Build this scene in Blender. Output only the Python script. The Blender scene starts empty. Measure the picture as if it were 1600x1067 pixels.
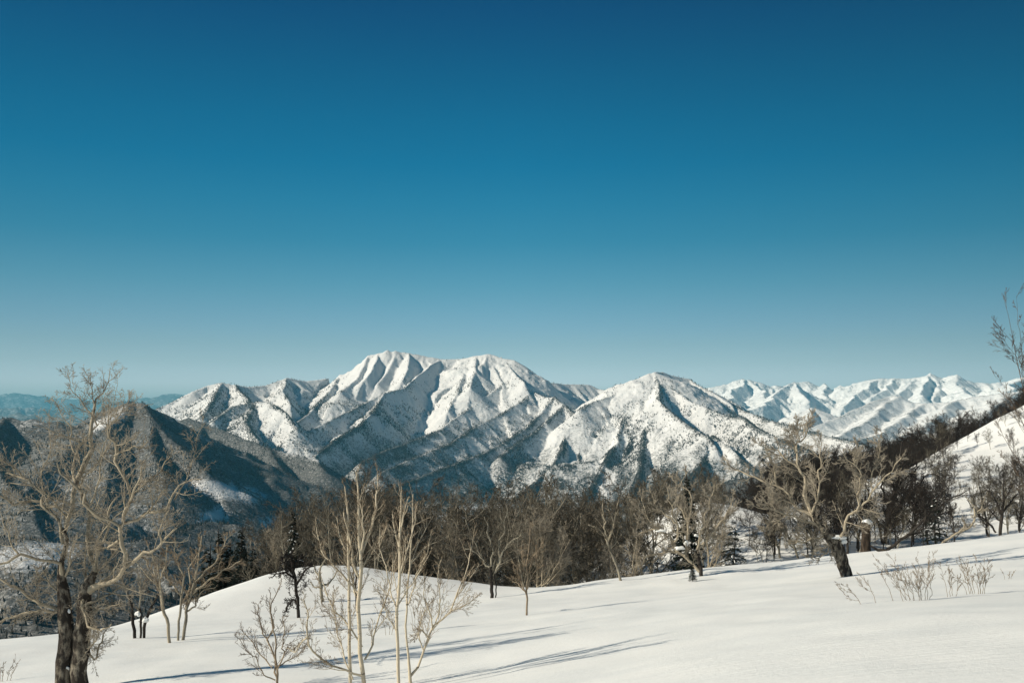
import bpy, math, random
import numpy as np
sc = bpy.context.scene
# ---------------------------------------------------------------- camera
F = 1556.0          # focal length in pixels of the 1600 px wide photograph
H0 = 655.0          # row of the true horizon
cam_d = bpy.data.cameras.new('camera')
cam_d.sensor_width = 36.0
cam_d.lens = 36.0 * F / 1600.0
cam_d.shift_y = (H0 - 533.5) / 1600.0
cam_d.clip_start = 0.1
cam_d.clip_end = 150000.0
cam = bpy.data.objects.new('camera', cam_d)
sc.collection.objects.link(cam)
cam.location = (0, 0, 0)
cam.rotation_euler = (math.radians(90), 0, 0)
sc.camera = cam
# ---------------------------------------------------------------- light
SUN_EL, SUN_AZ = math.radians(30.0), math.radians(257.0)     # azimuth clockwise from +Y (view direction)
SD = np.array([math.sin(SUN_AZ) * math.cos(SUN_EL), math.cos(SUN_AZ) * math.cos(SUN_EL), math.sin(SUN_EL)])
w = bpy.data.worlds.new('World'); sc.world = w; w.use_nodes = True
nt = w.node_tree; N = nt.nodes; Lk = nt.links
bg = N['Background']
sky = N.new('ShaderNodeTexSky'); sky.sky_type = 'NISHITA'; sky.sun_disc = False
sky.sun_elevation = SUN_EL; sky.sun_rotation = SUN_AZ
sky.altitude = 1800; sky.air_density = 1.0; sky.dust_density = 0.3; sky.ozone_density = 2.0
geo = N.new('ShaderNodeTexCoord'); sep = N.new('ShaderNodeSeparateXYZ')
Lk.new(geo.outputs['Generated'], sep.inputs[0])
ramp = N.new('ShaderNodeValToRGB'); ramp.color_ramp.interpolation = 'LINEAR'
# film response of the sky by height above the horizon (z of the view direction)
TINT = [(0.0, (0.9828, 0.9119, 0.9776)), (0.035, (0.9828, 0.9119, 0.9776)), (0.056, (0.7134, 0.7119, 0.7052)), (0.074, (0.5716, 0.6246, 0.6075)), (0.091, (0.4746, 0.5903, 0.591)), (0.131, (0.2776, 0.5373, 0.5366)), (0.174, (0.1104, 0.4709, 0.503)), (0.21, (0.0507, 0.4507, 0.506)), (0.246, (0.0075, 0.4142, 0.4948)), (0.284, (0.0015, 0.3791, 0.4649)), (0.32, (0.0015, 0.3291, 0.4254)), (0.383, (0.0015, 0.2276, 0.359)), (1.0, (0.0149, 0.3134, 0.3433))]
els = ramp.color_ramp.elements
els[0].position = TINT[0][0]; els[0].color = TINT[0][1] + (1,)
els[1].position = TINT[-1][0]; els[1].color = TINT[-1][1] + (1,)
for p, c in TINT[1:-1]:
    e = els.new(p); e.color = c + (1,)
Lk.new(sep.outputs['Z'], ramp.inputs['Fac'])
mul = N.new('ShaderNodeMix'); mul.data_type = 'RGBA'; mul.blend_type = 'MULTIPLY'; mul.inputs[0].default_value = 1.0
Lk.new(sky.outputs[0], mul.inputs[6]); Lk.new(ramp.outputs[0], mul.inputs[7])
xr = N.new('ShaderNodeMapRange'); Lk.new(sep.outputs['X'], xr.inputs[0])       # sky colour darkened towards the right, mostly as lens vignetting
xr.inputs[1].default_value = 0.0; xr.inputs[2].default_value = 0.6; xr.inputs[3].default_value = 1.0; xr.inputs[4].default_value = 0.70
mu2 = N.new('ShaderNodeMix'); mu2.data_type = 'RGBA'; mu2.blend_type = 'MULTIPLY'; mu2.inputs[0].default_value = 1.0
xq = N.new('ShaderNodeMath'); xq.operation = 'MULTIPLY'; Lk.new(sep.outputs['X'], xq.inputs[0]); Lk.new(sep.outputs['X'], xq.inputs[1])
xm = N.new('ShaderNodeMapRange'); Lk.new(xq.outputs[0], xm.inputs[0]); xm.inputs[1].default_value = 0.0; xm.inputs[2].default_value = 0.3; xm.inputs[3].default_value = 1.0; xm.inputs[4].default_value = 0.74  # lens vignette put into the sky colour, darker towards both sides
xp = N.new('ShaderNodeMath'); xp.operation = 'MULTIPLY'; Lk.new(xr.outputs[0], xp.inputs[0]); Lk.new(xm.outputs[0], xp.inputs[1])
Lk.new(mul.outputs[2], mu2.inputs[6]); Lk.new(xp.outputs[0], mu2.inputs[7]); Lk.new(mu2.outputs[2], bg.inputs[0])
bg.inputs[1].default_value = 0.134
sun_d = bpy.data.lights.new('sun', 'SUN'); sun_d.energy = 4.9; sun_d.angle = math.radians(0.5)
sun_d.color = (1.0, 0.90, 0.73)
sun = bpy.data.objects.new('sun', sun_d); sc.collection.objects.link(sun)
from mathutils import Vector
sun.rotation_euler = Vector(-SD).to_track_quat('-Z', 'Y').to_euler()
sun.location = tuple(SD * 500)
sc.view_settings.view_transform = 'Standard'; sc.view_settings.look = 'None'
sc.view_settings.exposure = 0.28; sc.view_settings.gamma = 1.0; sc.view_settings.use_curve_mapping = False
sc.cycles.max_bounces = 5; sc.cycles.diffuse_bounces = 3; sc.cycles.glossy_bounces = 1
sc.cycles.transparent_max_bounces = 4; sc.cycles.volume_bounces = 0
COL = sc.collection
# ---------------------------------------------------------------- helpers
def mesh_from(name, verts, faces_n, mats=(), midx=None, smooth=True):
    """faces_n: list of (n_corners, int array (k, n))"""
    me = bpy.data.meshes.new(name)
    verts = np.ascontiguousarray(verts, dtype=np.float32)
    me.vertices.add(len(verts)); me.vertices.foreach_set('co', verts.ravel())
    nl = sum(f.size for f in faces_n); nf = sum(len(f) for f in faces_n)
    me.loops.add(nl); me.polygons.add(nf)
    me.loops.foreach_set('vertex_index', np.concatenate([f.ravel() for f in faces_n]).astype(np.int32))
    sizes = np.concatenate([np.full(len(f), f.shape[1]) for f in faces_n])
    starts = np.concatenate([[0], np.cumsum(sizes)[:-1]])
    me.polygons.foreach_set('loop_start', starts.astype(np.int32))
    me.polygons.foreach_set('loop_total', sizes.astype(np.int32))
    if midx is not None: me.polygons.foreach_set('material_index', midx.astype(np.int32))
    me.polygons.foreach_set('use_smooth', np.full(nf, smooth))
    for m in mats: me.materials.append(m)
    me.update(calc_edges=True)
    return me
def link(name, me, parent=None, loc=None):
    o = bpy.data.objects.new(name, me); COL.objects.link(o)
    if parent is not None: o.parent = parent
    if loc is not None: o.location = tuple(float(v) for v in loc)
    return o
def tag(o, label=None, cat=None, group=None, kind=None):
    if label: o['label'] = label
    if cat: o['category'] = cat
    if group: o['group'] = group
    if kind: o['kind'] = kind
    return o
def px3(px, py, D):
    return np.array([(px - 800.0) / F * D, D, -(py - H0) / F * D])
# value noise, vectorised
_rs = np.random.RandomState(5)
_tab = _rs.rand(257, 257)
_tab[256] = _tab[0]; _tab[:, 256] = _tab[:, 0]
def vnoise(x, y):
    xi = np.floor(x).astype(np.int64); yi = np.floor(y).astype(np.int64)
    fx = x - xi; fy = y - yi
    fx = fx * fx * fx * (fx * (fx * 6 - 15) + 10); fy = fy * fy * fy * (fy * (fy * 6 - 15) + 10)
    xi &= 255; yi &= 255
    a = _tab[xi, yi]; b = _tab[xi + 1, yi]; c = _tab[xi, yi + 1]; d = _tab[xi + 1, yi + 1]
    return (a + (b - a) * fx) * (1 - fy) + (c + (d - c) * fx) * fy
def fbm(x, y, o=5, ridged=False, gain=0.5):
    s = 0; a = 1.0; t = 0
    for i in range(o):
        n = vnoise(x + 17.3 * i, y - 9.7 * i)
        if ridged: n = 1 - np.abs(2 * n - 1)
        s = s + n * a; t += a; a *= gain
        x, y = x * 1.93 + y * 0.41, y * 1.93 - x * 0.41
    return s / t
def sstep(a, b, x):
    t = np.clip((x - a) / (b - a), 0, 1); return t * t * (3 - 2 * t)
# ---------------------------------------------------------------- node material helpers
class NT:
    def __init__(s, name):
        s.m = bpy.data.materials.new(name); s.m.use_nodes = True
        s.t = s.m.node_tree; s.n = s.t.nodes; s.b = s.n['Principled BSDF']
    def new(s, t, **kw):
        n = s.n.new(t)
        for k, v in kw.items(): setattr(n, k, v)
        return n
    def link(s, a, b): s.t.links.new(a, b)
    def noise(s, scale, detail=4, rough=0.55, vec=None, dist=0.0):
        n = s.new('ShaderNodeTexNoise'); n.inputs['Scale'].default_value = scale
        n.inputs['Detail'].default_value = detail; n.inputs['Roughness'].default_value = rough
        n.inputs['Distortion'].default_value = dist
        s.link(vec if vec is not None else s.pos(), n.inputs['Vector']); return n.outputs['Fac']
    def pos(s):
        if not hasattr(s, '_p'): s._p = s.new('ShaderNodeTexCoord').outputs['Object']
        return s._p
    def math(s, op, a, b=None, clamp=False):
        n = s.new('ShaderNodeMath', operation=op); n.use_clamp = clamp
        for i, v in enumerate((a, b)):
            if v is None: continue
            if isinstance(v, (int, float)): n.inputs[i].default_value = v
            else: s.link(v, n.inputs[i])
        return n.outputs[0]
    def smap(s, v, a, b, c=0.0, d=1.0):
        n = s.new('ShaderNodeMapRange', interpolation_type='SMOOTHSTEP')
        s.link(v, n.inputs[0]); n.inputs[1].default_value = a; n.inputs[2].default_value = b
        n.inputs[3].default_value = c; n.inputs[4].default_value = d; return n.outputs[0]
    def mix(s, f, a, b):
        n = s.new('ShaderNodeMix', data_type='RGBA')
        if isinstance(f, (int, float)): n.inputs[0].default_value = f
        else: s.link(f, n.inputs[0])
        for i, v in ((6, a), (7, b)):
            if isinstance(v, tuple): n.inputs[i].default_value = v + (1,)
            else: s.link(v, n.inputs[i])
        return n.outputs[2]
    def base(s, c, rough=0.8, spec=0.2):
        if isinstance(c, tuple): s.b.inputs['Base Color'].default_value = c + (1,)
        else: s.link(c, s.b.inputs['Base Color'])
        s.b.inputs['Roughness'].default_value = rough
        s.b.inputs['Specular IOR Level'].default_value = spec
    def bump(s, h, strength=0.5, dist=0.1):
        n = s.new('ShaderNodeBump'); n.inputs['Strength'].default_value = strength
        n.inputs['Distance'].default_value = dist; s.link(h, n.inputs['Height'])
        s.link(n.outputs[0], s.b.inputs['Normal'])
# ---------------------------------------------------------------- near snow slope and hillside (thin-plate surface through surveyed points)
CTRL = []
def cp(px, py, D): CTRL.append(px3(px, py, D))
for p in [(0,0,-1.9),(-8,0,-2.6),(8,-2,-1.4),(-30,-5,-6.5),(30,0,-0.6),(0,-12,-1.2),(-30,20,-11.5),(60,10,1.0),(60,40,-2.0)]: CTRL.append(np.array(p, float))
for p in [(105,1078,29),(300,1067,26),(560,1075,24),(800,1067,19),(1100,1067,13),(1400,1067,9.5),(1600,1067,8.5),(1700,1067,8.5),
          (1600,935,24),(1330,950,24),(1000,985,27),(800,1000,30),(1600,958,16),(1300,985,16),
          (430,1062,27),(430,1010,40),(260,1004,45),(100,1040,36),(0,1040,38),(-200,1050,38),
          (465,965,62),(503,940,70),(823,960,48),(770,934,68),(650,960,52),(640,1000,38),
          (1325,899,56),(1090,902,66),(1200,915,52),(1480,885,52),(1000,940,46),(1600,880,50),
          (-200,1015,64),(0,1001,64),(90,990,64),(200,973,66),(300,935,74),(375,913,82),(430,900,88),(500,893,92),(560,896,92),(620,903,90),(680,911,88),(740,912,86),
          (800,921,84),(850,926,82),(900,922,82),(960,913,80),(1050,896,78),(1160,884,76),(1270,872,76),(1350,864,76),(1450,851,76),(1600,833,76),(1750,815,76)]: cp(*p)
crest = [(-200,1015,64),(0,1001,64),(200,973,66),(300,935,74),(430,900,88),(560,896,92),(680,911,88),(800,921,84),(900,922,82),(960,915,80),(1050,899,78)]
for a, b, D in crest:
    q = px3(a, b, D); dirn = q.copy(); dirn[2] = 0; dirn /= np.linalg.norm(dirn)
    for e, s in ((14, 0.36), (45, 0.46)):
        CTRL.append(q + dirn * e + np.array([0, 0, -s * e]))
for a, b, D in [(1160,887,92),(1270,879,94),(1400,866,96),(1600,845,98),(1750,830,98),          # hollow behind the near crest
                (1800,590,225),(1700,610,215),(1600,645,205),(1560,665,200),(1500,692,190),(1450,717,182),(1400,742,172),(1310,771,160),(1240,803,148),(1160,843,135),(1050,890,120),
                (1600,735,145),(1450,790,128),(1300,830,120),(1750,700,150)]: cp(a, b, D)
for a, b, D in [(1800,590,225),(1600,645,205),(1500,692,190),(1400,742,172),(1310,771,160),(1240,803,148),(1160,843,135),(1050,890,120)]:
    q = px3(a, b, D); dirn = q.copy(); dirn[2] = 0; dirn /= np.linalg.norm(dirn)
    for e, s in ((22, 0.30), (75, 0.42)):
        CTRL.append(q + dirn * e + np.array([0, 0, -s * e]))
CTRL = np.array(CTRL)
def _tps_fit(P, z, lam=0.25):
    n = len(P); d = np.hypot(P[:, None, 0] - P[None, :, 0], P[:, None, 1] - P[None, :, 1])
    K = -np.sqrt(d * d + 64.0) + np.eye(n) * lam
    A = np.zeros((n + 3, n + 3)); A[:n, :n] = K
    A[:n, n] = 1; A[:n, n + 1:] = P; A[n, :n] = 1; A[n + 1:, :n] = P.T
    return np.linalg.solve(A, np.concatenate([z, np.zeros(3)]))
_wt = _tps_fit(CTRL[:, :2], CTRL[:, 2])
def near_h(x, y):
    x = np.asarray(x, float); y = np.asarray(y, float); sh = x.shape
    x = x.ravel(); y = y.ravel(); out = np.empty(len(x))
    for i in range(0, len(x), 20000):
        a, b = x[i:i + 20000], y[i:i + 20000]
        d2 = (a[:, None] - CTRL[None, :, 0]) ** 2 + (b[:, None] - CTRL[None, :, 1]) ** 2
        out[i:i + 20000] = (-np.sqrt(d2 + 64.0)) @ _wt[:-3] + _wt[-3] + _wt[-2] * a + _wt[-1] * b
    out += (fbm(x * 0.09, y * 0.09, 3) - 0.5) * 0.35 * sstep(15, 60, y) + (fbm(x * 0.30 + 3, y * 0.16, 3) - 0.5) * 0.16
    return out.reshape(sh)
def ground_at(px, py, d0=6.0, d1=330.0, k=900):
    """first point of the snow surface that the pixel's ray meets"""
    D = np.geomspace(d0, d1, k)
    x = (px - 800) / F * D; z = -(py - H0) / F * D
    hit = np.nonzero(near_h(x, D) >= z)[0]
    if len(hit) == 0: return None
    d = D[hit[0]]; return np.array([x[hit[0]], d, near_h(np.array([x[hit[0]]]), np.array([d]))[0]])
def ground_xy(x, y): return float(near_h(np.array([x]), np.array([y]))[0])

m = NT('snow_near')
n1 = m.noise(0.35, 3, 0.5); n2 = m.noise(9.0, 6, 0.6); n3 = m.noise(55.0, 4, 0.7)
mp = m.new('ShaderNodeMapping'); mp.inputs['Scale'].default_value = (0.5, 3.2, 1.0); mp.inputs['Rotation'].default_value = (0, 0, 0.35)
m.link(m.pos(), mp.inputs['Vector'])
n4 = m.noise(1.3, 5, 0.6, vec=mp.outputs[0])
h = m.math('ADD', m.math('MULTIPLY', n4, 1.0), m.math('MULTIPLY', n2, 0.42)); h = m.math('ADD', h, m.math('MULTIPLY', n3, 0.18))
m.bump(h, 0.5, 0.06)
m.base(m.mix(m.smap(n1, 0.35, 0.7), (0.83, 0.84, 0.83), (0.76, 0.78, 0.78)), 0.6, 0.15)
M_SNOW = m.m
ang = np.radians(np.concatenate([np.linspace(-150, -34, 30)[:-1], np.linspace(-34, 34, 380), np.linspace(34, 150, 30)[1:]]))
rad = np.concatenate([[0.6, 1.5, 2.5], np.geomspace(4, 330, 230)])
A_, R_ = np.meshgrid(ang, rad, indexing='ij')
X = R_ * np.sin(A_); Y = R_ * np.cos(A_)
Z = near_h(X, Y)
back = sstep(-5, -40, Y); Z = Z * (1 - back) + (-0.5) * back
def grid_faces(na, nr):
    i = np.arange(na - 1)[:, None] * nr + np.arange(nr - 1)[None, :]; i = i.ravel()
    return np.stack([i, i + nr, i + nr + 1, i + 1], 1)
f = grid_faces(len(ang), len(rad))[:, ::-1]
me = mesh_from('snow_slope', np.stack([X, Y, Z], -1).reshape(-1, 3), [f], [M_SNOW])
tag(link('snow_slope', me), kind='structure')

# ---------------------------------------------------------------- far relief: ridge lines (px, py, distance) and the flanks falling from them
def RL(pts, sl=0.62, sr=0.62): return dict(p=np.array([px3(a, b, D * 1000) for a, b, D in pts]), sl=sl, sr=sr * 1.12)
MAIN = [
 # skyline of the main massif
 RL([(225,648,6.0),(265,630,6.1),(300,612,6.2),(325,602,6.3),(345,598,6.3),(365,601,6.3),(390,604,6.4),(415,603,6.5),(450,590,6.6),(480,596,6.7),(510,592,6.8),(530,590,6.8),(540,583,6.9),(560,567,6.9),(577,556,6.9),(592,552,6.9),(600,551,6.9),(606,547,6.9),(611,551,6.9),(618,548,6.9),(626,551,6.9),(640,552,6.9),(665,557,6.9),(690,561,6.9),(720,561,6.9),(745,556,6.8),(765,553,6.8),(785,560,6.75),(803,562,6.7),(812,572,6.7),(825,588,6.7),(845,600,6.8),(865,598,6.9),(880,600,7.0),(920,601,7.1),(935,608,7.1),(965,612,7.0)], .60, .66),
 RL([(955,608,6.4),(985,600,6.2),(1000,590,6.1),(1015,583,6.0),(1022,581,6.0)], .5, .6),
 RL([(1022,581,6.0),(1036,582,6.1),(1050,587,6.15),(1075,591,6.2),(1092,602,6.1),(1110,612,6.0),(1125,622,6.0),(1162,642,5.8),(1200,655,5.6),(1250,670,5.3),(1297,682,5.0),(1350,695,4.7),(1420,712,4.4)], .6, .55),
 RL([(1022,582,6.0),(1050,607,5.75),(1080,627,5.55),(1112,640,5.4),(1137,651,5.3),(1162,653,5.15),(1185,690,4.8),(1195,720,4.6)], .5, 1.0),
 RL([(1022,583,6.0),(1030,602,5.75),(1030,625,5.45),(1050,645,5.25),(1075,665,5.0),(1105,681,4.8),(1120,700,4.7)], .5, 1.1),
 RL([(1022,583,6.0),(985,604,5.9),(955,618,5.8),(925,628,5.7),(905,640,5.55)], .5, .5),
 # left skyline peaks, spurs falling to the valley
 RL([(345,598,6.3),(335,622,5.9),(318,650,5.5)], .55, .8),
 RL([(365,601,6.3),(385,622,5.9),(402,640,5.6)], .7, .7),
 RL([(450,590,6.6),(442,612,6.2),(455,632,5.9)], .55, .8),
 RL([(530,590,6.8),(515,612,6.4),(490,640,6.0),(462,662,5.7)], .55, .75),
 RL([(577,556,6.9),(560,590,6.5),(532,612,6.2)], .45, .5),
 RL([(620,549,6.9),(607,580,6.6),(590,600,6.4)], .45, .5),
 RL([(334,657,5.4),(362,634,5.6),(400,627,5.7),(419,628,5.6),(447,645,5.4),(462,668,5.2)], .6, .75),
 RL([(398,628,5.7),(385,660,5.3),(400,690,5.0)], .6, .7),
 RL([(720,561,6.9),(723,585,6.5),(715,612,6.2),(700,640,5.9)], .6, .8),
 RL([(745,556,6.8),(741,580,6.45),(733,605,6.15)], .6, .75),
 RL([(640,551,6.9),(638,575,6.55),(628,596,6.35)], .5, .75),
 RL([(593,552,6.9),(585,572,6.6),(572,592,6.4)], .5, .75),
 RL([(785,557,6.8),(800,578,6.5),(818,598,6.25)], .4, 1.4),
 # S1
 RL([(690,561,6.9),(674,570,6.7),(658,583,6.5),(630,606,6.2),(599,614,6.0),(559,634,5.8),(503,662,5.5),(447,692,5.2),(425,702,5.0)], .55, .95),
 RL([(599,614,6.0),(585,640,5.7),(560,665,5.4),(520,690,5.1),(490,712,4.9)], .6, .9),
 # S2
 RL([(765,553,6.8),(772,575,6.6),(785,600,6.35),(755,621,6.15),(725,642,5.9),(687,670,5.6),(650,685,5.4),(600,705,5.1),(565,722,4.85)], .66, .62),
 # S3
 RL([(800,600,6.3),(834,614,6.2),(817,625,6.05),(785,645,5.8),(750,662,5.6),(720,680,5.4),(700,694,5.25),(642,717,4.95),(590,740,4.7)], .66, .60),
 # crest of the middle ridge
 RL([(785,600,6.35),(808,603,6.3),(834,613,6.2),(850,620,6.1),(865,621,6.05),(880,632,5.9),(897,646,5.75),(915,648,5.7),(945,650,5.6),(975,650,5.5),(1007,666,5.3),(1040,669,5.2),(1087,682,5.0),(1112,681,4.9),(1140,698,4.7),(1162,720,4.55),(1182,735,4.4),(1215,755,4.2)], .6, .75),
 # S4
 RL([(865,621,6.05),(845,643,5.85),(825,665,5.6),(787,690,5.35),(755,707,5.15),(712,724,4.9),(662,742,4.7),(625,757,4.5),(570,785,4.2)], .66, .70),
 RL([(880,632,5.9),(850,660,5.6),(838,672,5.5),(806,693,5.3),(780,712,5.1)], .6, .66),
 # S5
 RL([(897,646,5.75),(888,670,5.5),(875,705,5.2),(862,730,5.0),(825,762,4.75),(770,800,4.4)], .55, 1.15),
 RL([(897,646,5.75),(905,690,5.4),(903,730,5.1),(912,760,4.9)], .9, .9),
 RL([(975,650,5.5),(962,690,5.2),(945,720,4.95),(925,760,4.7),(905,800,4.4)], 1.0, .7),
 RL([(975,650,5.5),(985,690,5.2),(975,712,5.05)], .9, .9),
 RL([(1007,666,5.3),(1003,700,5.0),(1000,735,4.75),(985,780,4.4)], .8, .8),
 RL([(1040,669,5.2),(1055,700,4.95),(1045,740,4.7),(1020,790,4.3)], .7, .9),
 RL([(1112,681,4.9),(1105,710,4.7),(1085,745,4.4),(1050,800,4.0)], .6, .8),
 RL([(1162,653,5.15),(1180,670,4.9),(1230,690,4.6),(1290,715,4.2),(1360,745,3.8)], .5, .6),
]
for r in MAIN[3:]: r['sl'] = max(r['sl'], .70); r['sr'] = max(r['sr'], .70)
LEFT = [
 RL([(1060,800,3.6),(1130,765,3.4),(1190,738,3.2),(1260,722,3.0),(1330,712,2.7),(1420,705,2.4),(1560,690,2.1),(1800,670,2.0)], .32, .36),
 RL([(1190,738,3.2),(1215,765,2.7),(1230,800,2.3)], .4, .4),
 RL([(1330,712,2.7),(1345,745,2.2),(1350,790,1.8)], .4, .4),
 RL([(-500,640,3.0),(-300,652,3.0),(-150,645,3.1),(0,651,3.2),(40,654,3.2),(90,658,3.2),(125,668,3.2),(165,646,3.3),(190,632,3.3),(207,625,3.3),(222,629,3.3),(238,641,3.35),(255,652,3.4),(270,660,3.5)], .50, .6),
 RL([(205,625,3.3),(188,645,3.15),(165,662,3.0),(120,690,2.8),(85,725,2.6),(40,745,2.5)], .42, .62),
 RL([(165,662,3.0),(180,700,2.75),(170,740,2.5)], .45, .6),
 RL([(222,628,3.3),(240,655,3.1),(262,682,2.95),(300,712,2.8),(322,738,2.65)], .6, .6),
 RL([(240,655,3.1),(236,700,2.8),(255,745,2.5)], .5, .6),
 RL([(250,638,4.6),(287,649,4.5),(320,662,4.4),(350,672,4.3),(376,682,4.2),(419,699,4.0),(455,708,3.9),(492,716,3.8),(505,735,3.6)], .45, .5),
 RL([(320,662,4.4),(300,690,4.1),(330,730,3.7),(380,752,3.4),(420,775,3.15)], .5, .65),
 RL([(419,699,4.0),(430,725,3.7),(460,750,3.5),(480,780,3.2)], .5, .6),
 RL([(0,651,3.2),(-20,700,2.8),(20,760,2.4),(60,800,2.2)], .5, .7),
 RL([(110,790,2.3),(200,780,2.5),(290,776,2.7),(350,780,2.75),(400,779,2.8),(430,790,2.8)], .3, .3),
 RL([(-100,830,1.7),(30,840,1.75),(120,850,1.8),(230,845,1.9),(330,815,2.2),(370,820,2.2)], .35, .35),
 RL([(-200,985,1.0),(60,965,1.05),(150,950,1.1),(300,930,1.2)], .3, .3),
]
RANGE = [
 RL([(1085,612,17),(1110,605,17),(1135,600,17),(1150,594,17),(1160,592,17),(1180,595,17),(1195,606,17),(1212,602,17),(1225,604,17.4),(1240,597,17.6),(1262,596,17.7),(1275,600,17.8),(1290,597,17.8),(1300,602,17.8),(1312,602,17.6),(1325,607,17.4),(1337,598,17),(1352,595,16.6),(1375,591,16.5),(1400,591,16.4),(1435,590,16.3),(1446,587,16.2),(1453,583,16.2),(1462,587,16.2),(1473,590,16.2),(1484,587,16.1),(1496,585,16),(1505,592,16),(1520,597,16),(1545,599,16),(1570,596,16),(1600,588,15.8),(1660,592,15.6),(1720,575,15.5),(1800,580,15),(1900,570,15)], .60, .75),
 RL([(1160,593,17),(1150,612,16),(1130,628,15)], .6, .9),
 RL([(1180,596,17),(1190,615,16),(1200,632,15)], .6, .9),
 RL([(1240,596,15.8),(1222,606,15.4),(1200,622,14.8),(1170,640,14),(1140,655,13)], .6, .7),
 RL([(1240,596,15.8),(1250,612,15.2),(1265,628,14.6)], .6, .9),
 RL([(1290,598,17.6),(1295,615,16.6),(1285,632,15.6)], .7, .9),
 RL([(1375,592,16.5),(1352,608,15.7),(1330,625,14.9),(1318,636,14.4)], .6, .8),
 RL([(1400,591,16.4),(1388,606,15.8),(1362,620,15.2)], .6, .8),
 RL([(1453,584,16.2),(1444,602,15.3),(1432,620,14.4)], .6, .95),
 RL([(1435,590,16.3),(1415,606,15.6),(1400,618,15)], .6, .9),
 RL([(1496,586,16),(1502,606,15),(1512,622,14.2),(1500,640,13)], .6, .8),
 RL([(1473,590,16.2),(1470,608,15.3),(1455,625,14.5)], .6, .9),
 RL([(1600,588,15.8),(1570,612,14),(1540,635,12.5)], .5, .7),
]
FRONT = [
 RL([(1200,672,8.6),(1225,660,8.8),(1250,647,9),(1265,639,9),(1272,636,9),(1283,641,9),(1300,648,9),(1330,655,8.9),(1360,662,8.6)], .5, .7),
 RL([(1272,636,9),(1268,655,8.5),(1255,672,8)], .5, .9),
 RL([(1255,672,8.0),(1300,656,8.4),(1335,640,8.7),(1365,626,9),(1385,620,9.2),(1397,618,9.2),(1410,622,9.2),(1420,628,9.1),(1445,630,9),(1480,628,9),(1520,620,9),(1600,610,9),(1700,600,9)], .42, .5),
 RL([(1397,618,9.2),(1375,645,8.4),(1340,665,7.8),(1300,685,7.2)], .45, .55),
 RL([(1445,630,9),(1420,650,8.2),(1380,672,7.5),(1330,695,6.8)], .45, .55),
 RL([(1500,624,9),(1470,650,7.8),(1420,680,6.8),(1370,705,6.2)], .45, .55),
 RL([(1600,610,9),(1540,650,7),(1480,690,6)], .4, .5),
]
HILLS = [
 RL([(-700,616,38),(-300,622,38),(-60,614,38),(0,616,38),(30,614,38),(60,618,38),(110,624,38),(200,627,37),(240,619,36),(285,614,36),(310,618,36),(400,628,36)], .30, .30),
 RL([(-700,630,24),(-250,640,24),(0,638,24),(40,635,24),(80,643,24),(115,650,24),(200,655,24)], .26, .26),
 RL([(-600,648,16),(0,650,16),(300,660,16)], .2, .2),
]
def relief(x, y, ridges, amp=1.0, lam=330.0, seed=0.0, warp=1.0):
    """height: the highest flank over all ridge lines, gullied down the fall line"""
    wx = x + warp * ((fbm(x / 620 + seed, y / 620, 3) - .5) * 190 + (fbm(x / 140, y / 140 + seed, 2) - .5) * 36)
    wy = y + warp * ((fbm(x / 620 - 40, y / 620 + seed, 3) - .5) * 190 + (fbm(x / 140 + 9, y / 140, 2) - .5) * 36)
    best = np.full(x.shape, -1e9); bd = np.full(x.shape, 1e9)
    for ri, r in enumerate(ridges):
        P = r['p']; acc = 0.0
        cb = np.full(x.shape, -1e9); cd = np.full(x.shape, 1e9); ct = np.zeros(x.shape)
        for a, b in zip(P[:-1], P[1:]):
            ex, ey = b[0] - a[0], b[1] - a[1]; L2 = ex * ex + ey * ey; L = math.sqrt(L2)
            # little warp next to the line keeps the surveyed crest in place
            d0 = np.hypot(x - (a[0] + b[0]) / 2, y - (a[1] + b[1]) / 2)
            k = np.clip(d0 / 400.0, 0, 1) if L < 800 else 1.0
            qx = x + (wx - x) * k; qy = y + (wy - y) * k
            t = np.clip(((qx - a[0]) * ex + (qy - a[1]) * ey) / L2, 0, 1)
            dx = qx - (a[0] + ex * t); dy = qy - (a[1] + ey * t)
            d = np.hypot(dx, dy)
            side = ex * dy - ey * dx
            s = np.where(side > 0, r['sr'], r['sl'])
            h = a[2] + (b[2] - a[2]) * t - s * d * (1.06 - 0.16 * np.clip(d / 900, 0, 1.5)) 
            m_ = h > cb
            cb = np.where(m_, h, cb); cd = np.where(m_, d, cd); ct = np.where(m_, acc + L * t + (side > 0) * 5000, ct)
            acc += L
        # gullies
        u = ct / lam + ri * 7.7 + seed
        g = np.abs(2 * vnoise(u, cd / (lam * 3.2) + ri) - 1) * 0.85 + (1 - np.abs(2 * vnoise(u * 2.7 + 3, cd / (lam * 1.6) + ri) - 1)) * 0.55 \
            + (1 - np.abs(2 * vnoise(u * 6.3, cd / (lam * 1.0) + ri) - 1)) * 0.34 + (1 - np.abs(2 * vnoise(u * 14.0, cd / (lam * 0.8) + ri) - 1)) * 0.20
        A = amp * np.minimum(cd * 0.38, lam * 0.32)
        cb = cb - A * (1.25 - g)
        m_ = cb > best
        best = np.where(m_, cb, best); bd = np.where(m_, cd, bd)
    n = fbm(x / 160 + seed, y / 160, 5, True, 0.55) - 0.5
    best = best + n * amp * (10 + np.minimum(bd * 0.12, 36)) * lam / 330
    cr = fbm(x / (45 * lam / 330) + seed, y / (45 * lam / 330), 3, True, 0.6) - 0.5
    best = best + cr * amp * lam / 330 * np.minimum(3 + bd * 0.06, 15)
    return best, bd
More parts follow.
